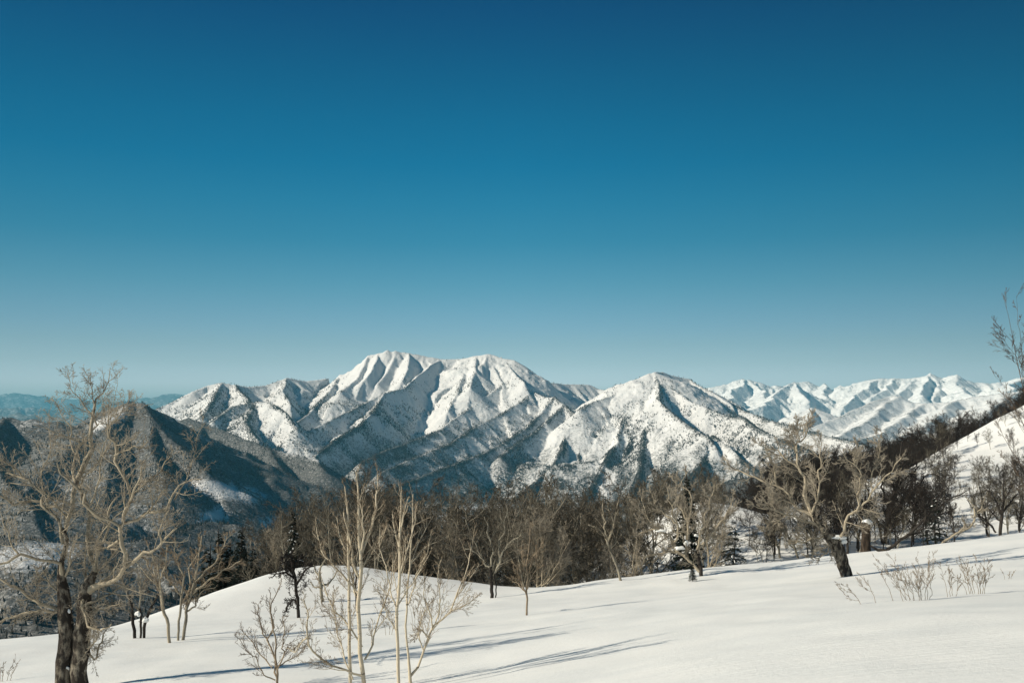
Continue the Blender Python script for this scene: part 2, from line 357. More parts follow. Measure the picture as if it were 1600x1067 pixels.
# treeless patches: clearings and avalanche runs (centre px, row, half sizes, tilt)
PATCH = [(350,766,62,13,-10),(335,803,28,9,0),(178,655,42,8,32),(60,870,70,22,5),(425,812,32,6,12),(628,722,30,4,15),(674,700,24,9,38),(745,697,30,8,38),(705,640,66,15,42),
         (842,640,24,9,40),(852,690,28,12,50),(945,745,7,60,12),(965,690,8,40,5),(1130,705,26,14,-20),(590,575,80,26,8),(770,580,26,20,-60),(1075,630,24,9,-30),(985,620,40,14,15),(480,712,50,6,-8)]
def open_snow(X, Y, Z):
    px = 800 + X / Y * F; py = H0 - Z / Y * F
    px = px + (fbm(X / 130, Y / 130, 3) - .5) * 40; py = py + (fbm(X / 130 + 50, Y / 130, 3) - .5) * 14
    o = np.zeros(X.shape)
    for a, b, rx, ry, an in PATCH:
        c, s_ = math.cos(math.radians(an)), math.sin(math.radians(an))
        u = ((px - a) * c - (py - b) * s_) / rx; v = ((px - a) * s_ + (py - b) * c) / ry
        o = np.maximum(o, 1 - sstep(.4, 1.4, np.hypot(u, v)))
    return o
def polar_mesh(name, a0, a1, na, r0, r1, nr, fn, mat, geom=False):
    ang = np.radians(np.linspace(a0, a1, na)); rad = np.geomspace(r0, r1, nr) if geom else np.linspace(r0, r1, nr)
    A, R = np.meshgrid(ang, rad, indexing='ij'); X = R * np.sin(A); Y = R * np.cos(A)
    Z, bd = fn(X, Y)
    me = mesh_from(name, np.stack([X, Y, Z], -1).reshape(-1, 3), [grid_faces(na, nr)[:, ::-1]], [mat])
    at = me.attributes.new('crest_distance', 'FLOAT', 'POINT'); at.data.foreach_set('value', bd.astype(np.float32).ravel())
    at = me.attributes.new('open_snow', 'FLOAT', 'POINT'); at.data.foreach_set('value', (open_snow(X, np.maximum(Y, 1.0), Z) if name in ('mountain', 'valley_hills') else X * 0).astype(np.float32).ravel())
    return me, X, Y, Z, bd
# snow between the trees of a wood seen from far: bare snow, wooded snow, crest woods
def mountain_mat(name, tree_scale, z_lo, z_hi, d_lo, d_hi, crest=22.0, wood=(0.060, 0.062, 0.060), stripes=0.5, snow=0.74, open_k=0.45):
    m = NT(name)
    pos = m.pos(); sp = m.new('ShaderNodeSeparateXYZ'); m.link(pos, sp.inputs[0])
    big = m.noise(1 / 420.0, 4, 0.6); mid = m.noise(1 / 90.0, 4, 0.6)
    fine = m.noise(1 / tree_scale, 3, 0.75)
    dens = m.smap(sp.outputs['Z'], z_lo, z_hi, d_lo, d_hi)
    dens = m.math('ADD', dens, m.math('MULTIPLY', m.math('SUBTRACT', big, 0.5), 1.5))
    dens = m.math('ADD', dens, m.math('MULTIPLY', m.math('SUBTRACT', mid, 0.5), 1.3))
    cd = m.new('ShaderNodeAttribute'); cd.attribute_name = 'crest_distance'
    cr = m.smap(cd.outputs['Fac'], crest * 0.3, crest, stripes, 0.0)
    dens = m.math('ADD', dens, cr, clamp=True)
    op = m.new('ShaderNodeAttribute'); op.attribute_name = 'open_snow'
    dens = m.math('SUBTRACT', dens, m.math('MULTIPLY', op.outputs['Fac'], open_k))
    k = m.math('ADD', m.math('SUBTRACT', dens, 0.5), m.math('MULTIPLY', m.math('SUBTRACT', fine, 0.5), 2.3))
    fac = m.smap(k, -0.45, 0.55, 0.0, 1.0)
    m.base(m.mix(m.math('MULTIPLY', fac, 0.93), (snow, snow, snow), wood), 0.85, 0.05)
    m.bump(m.math('ADD', m.math('MULTIPLY', fine, 0.6), mid), 0.55, tree_scale * 1.4)
    return m.m
#MATS
M_MTN = mountain_mat('snow_and_wood_main', 12, -380, 280, 0.66, -0.30, 24, stripes=0.45)
M_VAL = mountain_mat('snow_and_wood_valley', 9, -330, 60, 1.15, 1.05, 30, stripes=0.2, open_k=1.1)
M_RNG = mountain_mat('snow_range', 60, -600, 200, 0.25, -0.15, 30, wood=(0.20, 0.21, 0.22), stripes=0.0, snow=0.90)
M_FRT = mountain_mat('snow_front_range', 22, -400, 180, 0.55, 0.02, 40, stripes=0.25, snow=0.86)
M_HIL = mountain_mat('wooded_hills', 120, -500, 900, 0.9, 0.8, 30, wood=(0.10, 0.11, 0.11), stripes=0.0)
def floor_fn(X, Y): 
    R = np.hypot(X, Y)
    return np.maximum(-0.30 * R, -345 - 0.012 * np.clip(R - 1100, 0, 3500)) + (fbm(X / 400, Y / 400, 4) - .5) * 60 * sstep(500, 1500, R)
def f_main(X, Y):
    h, d = relief(X, Y, MAIN, 1.0, 300.0, 0.0, 0.55)
    fl = floor_fn(X, Y); return np.maximum(h, fl), np.where(h > fl, d, 500.0)
def f_left(X, Y):
    h, d = relief(X, Y, LEFT, 0.8, 260.0, 3.3, 0.6)
    fl = floor_fn(X, Y) - 6.0; fl = fl - 60 * sstep(4300, 4700, np.hypot(X, Y)); return np.maximum(h, fl), np.where(h > fl, d, 500.0)
me, MX, MY, MZ, MB_ = polar_mesh('mountain', -24, 31, 800, 3600, 7600, 420, f_main, M_MTN)
tag(link('mountain', me), kind='structure')
me, VX, VY, VZ, VB_ = polar_mesh('valley_hills', -40, 40, 520, 260, 4700, 310, f_left, M_VAL, True)
tag(link('valley_hills', me), kind='structure')
def f_front(X, Y):
    h, d = relief(X, Y, FRONT, 0.9, 330.0, 8.1, 0.8); fl = np.full(X.shape, -420.0) + (fbm(X / 700, Y / 700, 3) - .5) * 60; return np.maximum(h, fl), np.where(h > fl, d, 500.0)
me, *_ = polar_mesh('foothills', 9, 38, 300, 4000, 11500, 260, f_front, M_FRT)
tag(link('foothills', me), kind='structure')
def f_range(X, Y):
    h, d = relief(X, Y, RANGE, 1.25, 520.0, 5.2, 1.6); return np.maximum(h, -650), d
me, *_ = polar_mesh('mountain_range', 7, 38, 520, 11500, 18500, 220, f_range, M_RNG)
tag(link('mountain_range', me), kind='structure')
def f_hills(X, Y):
    h, d = relief(X, Y, HILLS, 1.0, 1500.0, 1.2, 3.0); return np.maximum(h, -800), d
me, *_ = polar_mesh('hills', -45, 4, 240, 9500, 44000, 120, f_hills, M_HIL, True)
tag(link('hills', me), kind='structure')
# the far-off wood: small bare trees on the wooded parts of the far slopes, as one mass
m = NT('far_tree_bark'); m.base((0.055, 0.052, 0.048), 0.9, 0.0); M_FARTREE = m.m
def scatter(X, Y, Z, B, n, dens, hgt, rng):
    P = np.stack([X, Y, Z], -1)
    nx = np.cross(P[1:, :-1] - P[:-1, :-1], P[:-1, 1:] - P[:-1, :-1]); area = np.linalg.norm(nx, axis=-1) * 1.0
    nx = nx / (area[..., None] + 1e-9); nx = np.where(nx[..., 2:] < 0, -nx, nx)
    c = P[:-1, :-1]; R = np.hypot(c[..., 0], c[..., 1]); vx = c / np.linalg.norm(c, axis=-1)[..., None]
    face = -(nx * vx).sum(-1)
    wgt = area / R ** 1.3 * dens(c[..., 0], c[..., 1], c[..., 2], B[:-1, :-1]) * (1 - 0.8 * open_snow(c[..., 0], c[..., 1], c[..., 2])) * (face > -0.12) * (np.abs(c[..., 0] / c[..., 1]) < 0.62)
    cs = np.cumsum(wgt.ravel()); k = np.searchsorted(cs, rng.rand(n) * cs[-1]); i, j = np.unravel_index(k, wgt.shape)
    u = rng.rand(n, 1); v = rng.rand(n, 1)
    return P[i, j] + (P[i + 1, j] - P[i, j]) * u + (P[i, j + 1] - P[i, j]) * v, hgt * (0.6 + 0.8 * rng.rand(n))
def cone_trees(name, pos, h, mat, rng, width=0.30, zoff=-1.0):
    n = len(pos); a = rng.rand(n) * 6.28; w_ = h * width * (0.6 + 0.8 * rng.rand(n)) * 0.6
    vs = np.zeros((n, 4, 3))
    lean = (rng.rand(n, 2) - .5) * h[:, None] * 0.2
    for k in range(3):
        an = a + k * 2.094
        vs[:, k, 0] = pos[:, 0] + np.cos(an) * w_; vs[:, k, 1] = pos[:, 1] + np.sin(an) * w_; vs[:, k, 2] = pos[:, 2] + zoff + h * 0.5 * rng.rand(n)
    vs[:, 3] = pos; vs[:, 3, :2] += lean; vs[:, 3, 2] += h
    b = np.arange(n)[:, None] * 4
    f3 = np.concatenate([b + np.array([[0, 1, 3]]), b + np.array([[1, 2, 3]]), b + np.array([[2, 0, 3]])], 0)
    me = mesh_from(name, vs.reshape(-1, 3), [f3], [mat], smooth=False)
    return tag(link(name, me), kind='stuff')
_rg = np.random.RandomState(11)
def dens_main(x, y, z, b):
    d = 0.9 * (1 - sstep(-200, 300, z)) + 0.06
    d = d * np.clip(0.15 + 2.2 * (fbm(x / 260, y / 260, 4) - .28), 0.02, 1.5) * (0.12 + 2.0 * sstep(.46, .56, fbm(x / 90 + 5, y / 90, 3)))
    return d + 2.6 * np.exp(-(b / 16.0) ** 2) * (1 - sstep(60, 330, z)) * sstep(.32, .52, fbm(x / 180, y / 180 + 7, 3))
def dens_val(x, y, z, b):
    return np.clip(0.25 + 2.0 * (fbm(x / 230 + 9, y / 230, 4) - .3), 0.03, 1.5) * (0.4 + (fbm(x / 50 + 5, y / 50, 3) > 0.48)) + 1.5 * np.exp(-(b / 12.0) ** 2)
p1, h1 = scatter(MX, MY, MZ, MB_, 130000, dens_main, 9.5, _rg)
p2, h2 = scatter(VX, VY, VZ, VB_, 90000, dens_val, 7.5, _rg)
cone_trees('far_wood', np.concatenate([p1, p2]), np.concatenate([h1, h2]), M_FARTREE, _rg)
# plain at the bottom of everything, out to the horizon
n = 96; an = np.linspace(0, 2 * np.pi, n, endpoint=False)
v = [[0, 0, -900.0]] + [[70000 * math.cos(a), 70000 * math.sin(a), -900.0] for a in an]
me = mesh_from('plain', np.array(v), [np.array([[0, 1 + i, 1 + (i + 1) % n] for i in range(n)])], [M_HIL])
me.attributes.new('crest_distance', 'FLOAT', 'POINT').data.foreach_set('value', np.full(n + 1, 500.0, dtype=np.float32))
tag(link('plain', me), kind='structure')
# ---------------------------------------------------------------- tree growth
def resample(pts, rad, K):
    """Catmull-Rom through the traced joints, K+1 points"""
    P = np.asarray(pts, float); n = len(P)
    if n == 2: P = np.array([P[0], (P[0] + P[1]) / 2, P[1]]); rad = [rad[0], (rad[0] + rad[1]) / 2, rad[1]]; n = 3
    seg = np.concatenate([[0], np.cumsum(np.linalg.norm(np.diff(P, axis=0), axis=1))]); s = np.linspace(0, seg[-1], K + 1)
    Q = np.concatenate([[2 * P[0] - P[1]], P, [2 * P[-1] - P[-2]]])
    i = np.clip(np.searchsorted(seg, s, side='right') - 1, 0, n - 2); t = ((s - seg[i]) / (seg[i + 1] - seg[i] + 1e-9))[:, None]
    p0, p1, p2, p3 = Q[i], Q[i + 1], Q[i + 2], Q[i + 3]
    out = 0.5 * (2 * p1 + (p2 - p0) * t + (2 * p0 - 5 * p1 + 4 * p2 - p3) * t ** 2 + (3 * p1 - p0 - 3 * p2 + p3) * t ** 3)
    return out, np.interp(s, seg, rad)
def grow(P0, D0, L, R0, R1, K, wig, up, rng, droop=None):
    n = len(P0); pts = np.zeros((n, K + 1, 3)); pts[:, 0] = P0; d = D0 / (np.linalg.norm(D0, axis=1, keepdims=True) + 1e-9)
    step = (L / K)[:, None]
    for k in range(K):
        d = d + rng.normal(0, wig, (n, 3)); d[:, 2] += up
        d /= np.linalg.norm(d, axis=1, keepdims=True); pts[:, k + 1] = pts[:, k] + d * step
    t = np.linspace(0, 1, K + 1)[None, :]
    return pts, R0[:, None] * (1 - t) + R1[:, None] * t
def children(pts, rad, m, t0, t1, ang, rng, flat=0.0):
    """m children on each branch: start, direction, parent radius, place along it"""
    n, K1, _ = pts.shape; K = K1 - 1
    t = t0 + (t1 - t0) * ((np.arange(m)[None, :] + rng.rand(n, m)) / m)
    f = np.clip(t * K, 0, K - 1e-4); i = f.astype(int); fr = (f - i)
    r = np.arange(n)[:, None]
    a = pts[r, i]; b = pts[r, i + 1]; P = a + (b - a) * fr[..., None]; T = b - a
    R = rad[r, i] * (1 - fr) + rad[r, i + 1] * fr
    P = P.reshape(-1, 3); T = T.reshape(-1, 3); R = R.ravel(); T /= np.linalg.norm(T, axis=1, keepdims=True) + 1e-9
    q = rng.normal(0, 1, P.shape); q[:, 1] *= (1 - flat); q -= T * (q * T).sum(1, keepdims=True); q /= np.linalg.norm(q, axis=1, keepdims=True) + 1e-9
    an = np.radians(ang[0] + (ang[1] - ang[0]) * rng.rand(len(P)))[:, None]
    return P, T * np.cos(an) + q * np.sin(an), R, t.ravel()
def tubes(batches):
    """batches of (pts (n,K+1,3), rad (n,K+1), sides, material) -> verts, quads, material index"""
    V = []; Fc = []; MI = []; off = 0
    for pts, rad, S, mi in batches:
        n, K1, _ = pts.shape
        T = np.empty_like(pts); T[:, 1:-1] = pts[:, 2:] - pts[:, :-2]; T[:, 0] = pts[:, 1] - pts[:, 0]; T[:, -1] = pts[:, -1] - pts[:, -2]
        T /= np.linalg.norm(T, axis=2, keepdims=True) + 1e-9
        g = pts[:, -1] - pts[:, 0]; ax = np.argmin(np.abs(g), axis=1); ref = np.eye(3)[ax][:, None, :]
        U = np.cross(T, ref); U /= np.linalg.norm(U, axis=2, keepdims=True) + 1e-9; W = np.cross(T, U)
        a = np.arange(S) * 2 * math.pi / S
        ring = pts[:, :, None, :] + rad[:, :, None, None] * (np.cos(a)[None, None, :, None] * U[:, :, None, :] + np.sin(a)[None, None, :, None] * W[:, :, None, :])
        V.append(ring.reshape(-1, 3))
        base = (np.arange(n)[:, None, None] * K1 + np.arange(K1 - 1)[None, :, None]) * S + np.arange(S)[None, None, :]
        nx = (np.arange(n)[:, None, None] * K1 + np.arange(K1 - 1)[None, :, None]) * S + ((np.arange(S) + 1) % S)[None, None, :]
        q = np.stack([base, base + S, nx + S, nx], -1).reshape(-1, 4) + off
        Fc.append(q[:, ::-1]); MI.append(np.full(len(q), mi)); off += len(V[-1])
    return np.concatenate(V), np.concatenate(Fc), np.concatenate(MI)
def tube_mesh(name, batches, mats):
    v, f, mi = tubes(batches); return mesh_from(name, v, [f], mats, mi)
# ---------------------------------------------------------------- bark
def bark(name, light, dark, scale=6.0, thr=(0.42, 0.62), zs=2.0, bands=0.0):
    m = NT(name); mp = m.new('ShaderNodeMapping'); mp.inputs['Scale'].default_value = (1, 1, 1 / zs); m.link(m.pos(), mp.inputs['Vector'])
    n = m.noise(scale, 5, 0.65, vec=mp.outputs[0]); n2 = m.noise(scale * 7, 4, 0.7, vec=mp.outputs[0])
    c = m.mix(m.smap(n, thr[0], thr[1]), light, dark)
    if bands:
        mp2 = m.new('ShaderNodeMapping'); mp2.inputs['Scale'].default_value = (1.5, 1.5, 9); m.link(m.pos(), mp2.inputs['Vector'])
        nb = m.noise(2.2, 2, 0.5, vec=mp2.outputs[0]); c = m.mix(m.smap(nb, 0.64, 0.70, 0, bands), c, (0.05, 0.04, 0.035))
    m.base(m.mix(m.math('MULTIPLY', n2, 0.35), c, dark), 0.9, 0.1); m.bump(n2, 0.8, 0.02); return m.m
B_BIG = bark('birch_trunk_bark', (0.28, 0.25, 0.20), (0.035, 0.030, 0.026), 5.0, (0.36, 0.56))
B_LIMB = bark('pale_limb_bark', (0.42, 0.365, 0.275), (0.13, 0.11, 0.085), 4.0, (0.50, 0.72))
B_TWIG = bark('grey_twig_bark', (0.40, 0.36, 0.295), (0.17, 0.15, 0.12), 2.0, (0.4, 0.7))
B_BIRCH = bark('white_birch_bark', (0.58, 0.51, 0.39), (0.30, 0.24, 0.17), 3.0, (0.55, 0.8), bands=0.9)
B_BTWIG = bark('tan_twig_bark', (0.31, 0.25, 0.18), (0.14, 0.11, 0.08), 2.0)
B_BROWN = bark('brown_twig_bark', (0.15, 0.115, 0.085), (0.06, 0.046, 0.036), 1.0, (0.35, 0.7))
B_DARK = bark('dark_bark', (0.055, 0.048, 0.042), (0.018, 0.016, 0.015), 5.0)
B_FOREST = bark('forest_limb_bark', (0.34, 0.31, 0.245), (0.08, 0.072, 0.06), 1.3, (0.42, 0.68))
B_FTWIG = bark('forest_twig_bark', (0.135, 0.122, 0.096), (0.060, 0.054, 0.044), 0.6, (0.35, 0.7))
B_DTWIG = bark('dark_twig_bark', (0.050, 0.044, 0.040), (0.022, 0.020, 0.019), 1.0)
B_RUST = bark('rotten_wood', (0.085, 0.064, 0.048), (0.028, 0.022, 0.018), 6.0, (0.4, 0.6), 4.0)
B_NEEDLE = bark('conifer_needles', (0.016, 0.024, 0.018), (0.008, 0.012, 0.010), 4.0)
# ---------------------------------------------------------------- traced trees
def make_tree(name, base_px, limbs, twig, label, group=None, cat='tree', mats=(B_LIMB, B_TWIG), seed=1, D=None, depth=0.55, trunk_n=1, sink=0.25,
              flat=0.15, extra=None, wob=0.012, minr=0.0, rsc=0.62):
    """limbs: list of [(px, py, r_px), ...]; the first trunk_n are trunks, each with its own material index 0.
       twig: list of levels (m, t0, t1, len_factor, angle range, K, wiggle, up, radius factor)"""
    rng = np.random.RandomState(seed)
    g = ground_at(*base_px)
    if g is not None and (D is None or abs(g[1] / D - 1) < 0.3): D = g[1]
    if D is None: raise RuntimeError('no ground for ' + label)
    base = px3(base_px[0], base_px[1], D)
    sink = sink + max(0.0, base[2] - ground_xy(base[0], base[1]))
    s = D / F
    root = bpy.data.objects.new(name, None); COL.objects.link(root); root.location = tuple(base); tag(root, label, cat, group)
    P = []; R = []
    K = 14
    tot = max(10.0, max(abs(q[0] - base_px[0]) for l in limbs for q in l))
    starts = {}
    for li, l in enumerate(limbs):
        pts = []
        # depth: a limb leaves its parent where it starts, then swings towards or away
        sw = 0.0 if li < trunk_n else rng.uniform(-1, 1) * depth
        d0 = 0.0
        x0, y0 = l[0][:2]
        if li >= trunk_n or li > 0:
            best = 1e9
            for (px_, py_, dy) in starts.get('all', []):
                q = math.hypot(px_ - x0, py_ - y0)
                if q < best: best = q; d0 = dy
            if best > 30: d0 = 0.0
        run = 0.0
        for k, (a, b, r) in enumerate(l):
            if k: run += math.hypot(a - l[k - 1][0], b - l[k - 1][1])
            dy = d0 + sw * run * s
            pts.append((( a - base_px[0]) * s * (1 + dy / D), dy, -(b - base_px[1]) * s * (1 + dy / D) + (b - H0) * s * -(dy / D) * 0))
            starts.setdefault('all', []).append((a, b, dy))
        if li < trunk_n and l[0][1] >= base_px[1] - 6:
            a, b, r = l[0]; pts[0] = (pts[0][0], pts[0][1], pts[0][2] - sink)
        q, rr = resample(pts, [c[2] * s * (rsc if c[2] < 8.5 else 0.95) for c in l], K)
        L_ = np.linalg.norm(np.diff(q, axis=0), axis=1).sum()
        amp = wob * L_ * (0.4 if li < trunk_n else 1.0)
        w_ = rng.normal(0, 1, (K + 1, 3)); w_ = (w_ + np.roll(w_, 1, 0)) * amp; w_[0] = 0; w_[:2] *= 0.5
        P.append(q + w_); R.append(np.maximum(rr, minr))
    P = np.array(P); R = np.array(R)
    link('trunk', tube_mesh('trunk', [(P[:trunk_n], R[:trunk_n], 12, 0)], [mats[2] if len(mats) > 2 else mats[0]]), root)
    for li in range(trunk_n, len(limbs)):
        link('limb', tube_mesh('limb', [(P[li:li + 1], R[li:li + 1], 7, 0)], [mats[0]]), root)
    bt = []; cp_, cr = P, R
    H = (max(l[0][1] for l in limbs) - min(q[1] for l in limbs for q in l)) * s
    plen = np.linalg.norm(np.diff(P, axis=1), axis=2).sum(1)
    parentL = plen
    for lv, (m_, t0, t1, lf, an, K_, wg, up, rf) in enumerate(twig):
        p0, d0_, r0, tt = children(cp_, cr, m_, t0, t1, an, rng, flat)
        if lv == 0:
            Lp = np.repeat(np.clip(parentL, 0.25 * H, 0.6 * H), m_); ok = ~((np.repeat(np.arange(len(limbs)), m_) < trunk_n) & (tt < 0.45))
            sel = ok & (p0[:, 2] > 0.06 * H)
        else: Lp = np.repeat(parentL, m_); sel = np.ones(len(p0), bool)
        Lc = Lp * lf * (1.0 - 0.62 * tt) * rng.uniform(0.5, 1.3, len(p0))
        p0, d0_, r0, Lc = p0[sel], d0_[sel], r0[sel], Lc[sel]
        r_ = np.maximum(np.minimum(r0 * rf, Lc * 0.013), twmin * D)
        cp_, cr = grow(p0, d0_, Lc, r_, np.maximum(r_ * 0.35, twmin * D * 0.7), K_, wg, up, rng)
        parentL = Lc
        bt.append((cp_, cr, 4 if lv == 0 else 3, 0 if lv == 0 else 1))
    if bt: link('crown', tube_mesh('crown', bt, [mats[0], mats[1]]), root)
    if extra: extra(root, base_px, s, D)
    return root
twmin = 0.00016    # thinnest twig, per metre of distance
TW_MED = [(13, .12, 1, .40, (22, 55), 4, .10, .07, .5), (8, .12, 1, .52, (22, 50), 3, .11, .06, .6), (6, .1, 1, .6, (20, 45), 1, .1, .06, .6)]
TW_SAP = [(13, .12, 1, .40, (18, 42), 4, .08, .06, .45), (5, .15, 1, .52, (22, 48), 3, .10, .05, .6), (4, .15, 1, .6, (20, 48), 1, .1, .05, .6)]
TW_SHR = [(9, .2, 1, .45, (15, 42), 3, .08, .05, .6), (6, .2, 1, .5, (20, 48), 2, .10, .04, .7)]
def snow_lump(parent, bx, s, px, py, w_, h_, seed=0, depth=0.6, dy=-0.1, name='snow_clump'):
    rng = np.random.RandomState(seed + 77); n, m_ = 16, 11
    th = np.linspace(0, 2 * np.pi, n, endpoint=False); ph = np.linspace(0, np.pi, m_)
    T, Ph = np.meshgrid(th, ph, indexing='ij')
    r = 1 + 0.5 * (fbm(T * 0 + np.cos(T) * np.sin(Ph) * 1.6 + seed * 3.1 + 20, np.sin(T) * np.sin(Ph) * 1.6 + np.cos(Ph) * 1.9 + 20, 2) - .5) * 2
    X = r * np.sin(Ph) * np.cos(T) * w_ * s / 2; Y = r * np.sin(Ph) * np.sin(T) * w_ * s / 2 * depth; Z = r * np.cos(Ph) * h_ * s / 2
    v = np.stack([X + (px - bx[0]) * s, Y + dy, Z - (py - bx[1]) * s], -1).reshape(-1, 3)
    i = (np.arange(n)[:, None] * m_ + np.arange(m_ - 1)[None, :]).ravel(); j = (((np.arange(n) + 1) % n)[:, None] * m_ + np.arange(m_ - 1)[None, :]).ravel()
    me = mesh_from(name, v, [np.stack([i, i + 1, j + 1, j], 1)], [M_SNOW])
    return link(name, me, parent)
# ---------------------------------------------------------------- big old birch, bottom left
def big_extra(root, b, s, D):
    snow_lump(root, b, s, 103, 1044, 13, 15, 1, dy=-0.08); snow_lump(root, b, s, 101, 1058, 9, 6, 2, dy=-0.10); snow_lump(root, b, s, 131, 1045, 7, 14, 3, dy=-0.05)
    snow_lump(root, b, s, 110, 953, 6, 6, 4, dy=-0.1)
make_tree('birch_tree', (112, 1078), [
 [(97,1078,13),(99,1045,12),(103,1005,12),(102,970,12),(98,940,11),(96,912,9),(99,880,7),(102,850,6),(100,825,4)],
 [(127,1078,14),(124,1040,13),(126,1000,14),(130,960,13),(133,925,10),(142,905,9),(150,893,8)],
 [(100,835,6),(103,800,6),(106,765,7),(106,730,8),(109,700,6),(110,665,4),(115,645,2.2),(119,622,1.4),(121,604,.8)],
 [(150,893,7),(137,870,5.5),(130,838,5),(120,818,5),(105,793,4.5),(91,768,4),(84,750,3.5),(86,733,3),(95,713,2.5),(103,692,1.8)],
 [(105,795,3),(108,770,2),(118,735,1.8),(125,705,1.2),(133,690,.8)],
 [(102,958,7),(80,950,5),(58,938,4.5),(40,924,4),(24,913,3.5),(8,905,3),(-12,888,2.5)],
 [(98,955,5),(76,951,3.5),(50,953,3.5),(22,960,3),(-6,968,2.5)],
 [(97,900,6),(90,878,5),(78,868,4),(60,861,4),(45,858,4),(20,869,3),(5,862,3),(-8,840,2)],
 [(98,850,5),(92,826,4.5),(80,808,4),(64,800,4),(57,786,4),(57,770,3.5),(43,763,3),(22,754,3),(-6,748,2.5)],
 [(57,788,3.5),(38,786,3),(20,789,3),(12,780,2.5),(-4,770,2)],
 [(22,754,2.5),(12,735,2),(-5,720,1.8)],
 [(62,800,3),(80,795,2.5),(100,803,2.5),(112,806,2)],
 [(135,925,9),(165,908,7),(186,898,6.5),(201,888,6),(212,872,5.5),(232,859,5),(248,846,4),(268,837,3.5),(286,829,3),(302,812,2.5),(312,800,2)],
 [(212,872,6),(214,850,6),(206,832,6),(208,808,5),(216,800,4),(228,800,4),(246,792,4),(272,786,4),(290,778,3.5),(303,762,3),(311,738,2.5),(328,729,1.5),(348,727,1)],
 [(303,762,2.5),(312,745,2),(318,722,1.5),(318,690,1),(322,660,.6)],
 [(208,808,4),(190,796,4),(176,787,4),(167,772,4),(163,756,3),(150,745,3),(131,721,2.2),(122,700,1.4)],
 [(166,774,3),(172,752,2.5),(174,735,2.5),(172,716,2),(180,690,1.2),(178,665,.8)],
 [(216,800,4),(222,780,3.5),(235,765,3),(250,746,2.8),(262,725,2.2),(270,703,1.6),(280,686,1)],
 [(214,800,3.5),(228,770,3.5),(229,755,3.5),(220,735,3.5),(212,715,4),(209,698,4),(212,678,3.5),(206,655,2),(210,630,1.2),(214,602,.7)],
 [(211,692,3),(228,684,2),(244,675,2),(262,671,1.5),(276,660,.8)],
 [(228,770,2.5),(245,745,2.2),(262,730,2),(276,712,1.4),(288,690,.8)],
 [(248,792,2.5),(262,775,2),(280,752,1.5),(290,735,.8)],
 [(286,829,2.5),(288,805,2),(298,785,1.5),(308,770,1)],
 [(150,893,5),(148,870,4),(160,845,3.5),(168,820,3),(165,800,3),(175,780,2)],
 [(206,832,4),(190,842,3),(175,850,2.5),(160,852,2)],
 [(133,925,5),(140,955,4),(155,970,3),(175,975,2.2),(200,960,1.6)],
 [(128,985,4),(140,1030,3),(149,1020,3),(152,1000,2),(160,988,1.4)],
 [(130,1015,3),(143,1008,2.5),(157,995,2),(160,985,1.5)],
 [(110,760,2.5),(128,740,2),(140,715,1.6),(150,690,1.2),(152,655,.8),(158,618,.5)],
 [(109,690,2.5),(98,668,2),(85,650,1.4),(72,628,1),(70,600,.6)],
 [(110,665,2),(103,640,1.4),(95,612,.8)],
 [(206,655,1.6),(196,632,1.1),(188,604,.6)],
 [(212,640,1.6),(225,622,1.1),(238,600,.6)],
 [(57,770,2),(55,740,1.6),(62,712,1.2),(60,680,.9),(55,650,.6)],
 [(86,733,2.5),(70,715,1.8),(62,692,1.3),(40,672,.9),(25,655,.6)],
 [(135,930,4),(150,915,3),(170,900,2.2),(192,880,1.4),(215,868,.8)], [(132,945,4),(152,938,3),(175,925,2.2),(198,915,1.4),(222,905,.8)], [(130,960,3.5),(150,952,2.6),(172,945,1.8),(196,938,1)],
 [(133,920,3),(128,895,2.4),(122,870,1.8),(128,845,1)], [(100,930,3.5),(85,915,2.6),(70,900,1.8),(58,880,1)], [(102,900,3),(112,880,2.4),(118,855,1.6),(125,835,.8)], [(142,905,4),(158,885,3),(175,865,2),(186,845,1.2)],
 [(45,858,3),(30,840,2),(20,815,1.6),(5,790,1.2)],
], [(14, .06, 1, .38, (28, 70), 6, .15, .03, .5), (8, .12, 1, .5, (25, 65), 3, .15, .03, .62), (5, .1, 1, .6, (22, 60), 1, .1, .04, .62)],
 'big gnarled old birch with twin mottled trunks and snow lumps at its foot', seed=4, trunk_n=2, mats=(B_LIMB, B_TWIG, B_BIG), extra=big_extra, wob=0.010, rsc=.56, D=29.0)
# ---------------------------------------------------------------- small trees right behind it
make_tree('birch_tree', (265, 1004), [
 [(266,1004,4),(262,975,4),(257,955,4),(253,935,3.5),(246,915,3),(240,890,2)],
 [(256,950,3),(254,925,2.5),(258,900,2),(252,870,1.5),(248,850,1)], [(247,915,2),(232,890,1.5),(222,868,1)], [(258,900,2),(268,875,1.5),(274,845,1)]],
 TW_MED, 'slim leaning pale tree between the big birch and the fan-shaped tree', seed=21, mats=(B_LIMB, B_BTWIG, B_LIMB), D=45)
make_tree('birch_tree', (283, 1000), [
 [(285,1000,4),(289,975,4),(291,955,3.5),(298,930,3),(305,905,2.5)], [(279,1000,3),(279,975,3),(281,955,3),(284,930,2.5),(288,900,2)],
 [(298,930,3),(318,915,2.5),(340,898,2),(355,885,1.5),(378,872,1)], [(300,925,3),(316,895,2),(330,870,1.5),(345,845,1)],
 [(305,905,2.5),(312,870,2),(320,842,1.2)], [(290,950,3),(288,915,2),(292,880,1.6),(300,848,1)], [(288,900,2),(276,870,1.6),(275,840,1)],
 [(284,930,2),(270,905,1.5),(264,880,1)], [(292,955,2.5),(306,945,2),(315,925,1.5),(335,918,1)]],
 TW_MED, 'fan-shaped pale tree with two thin dark stems behind the big birch', seed=22, trunk_n=2, mats=(B_LIMB, B_BTWIG, B_FOREST), D=46)
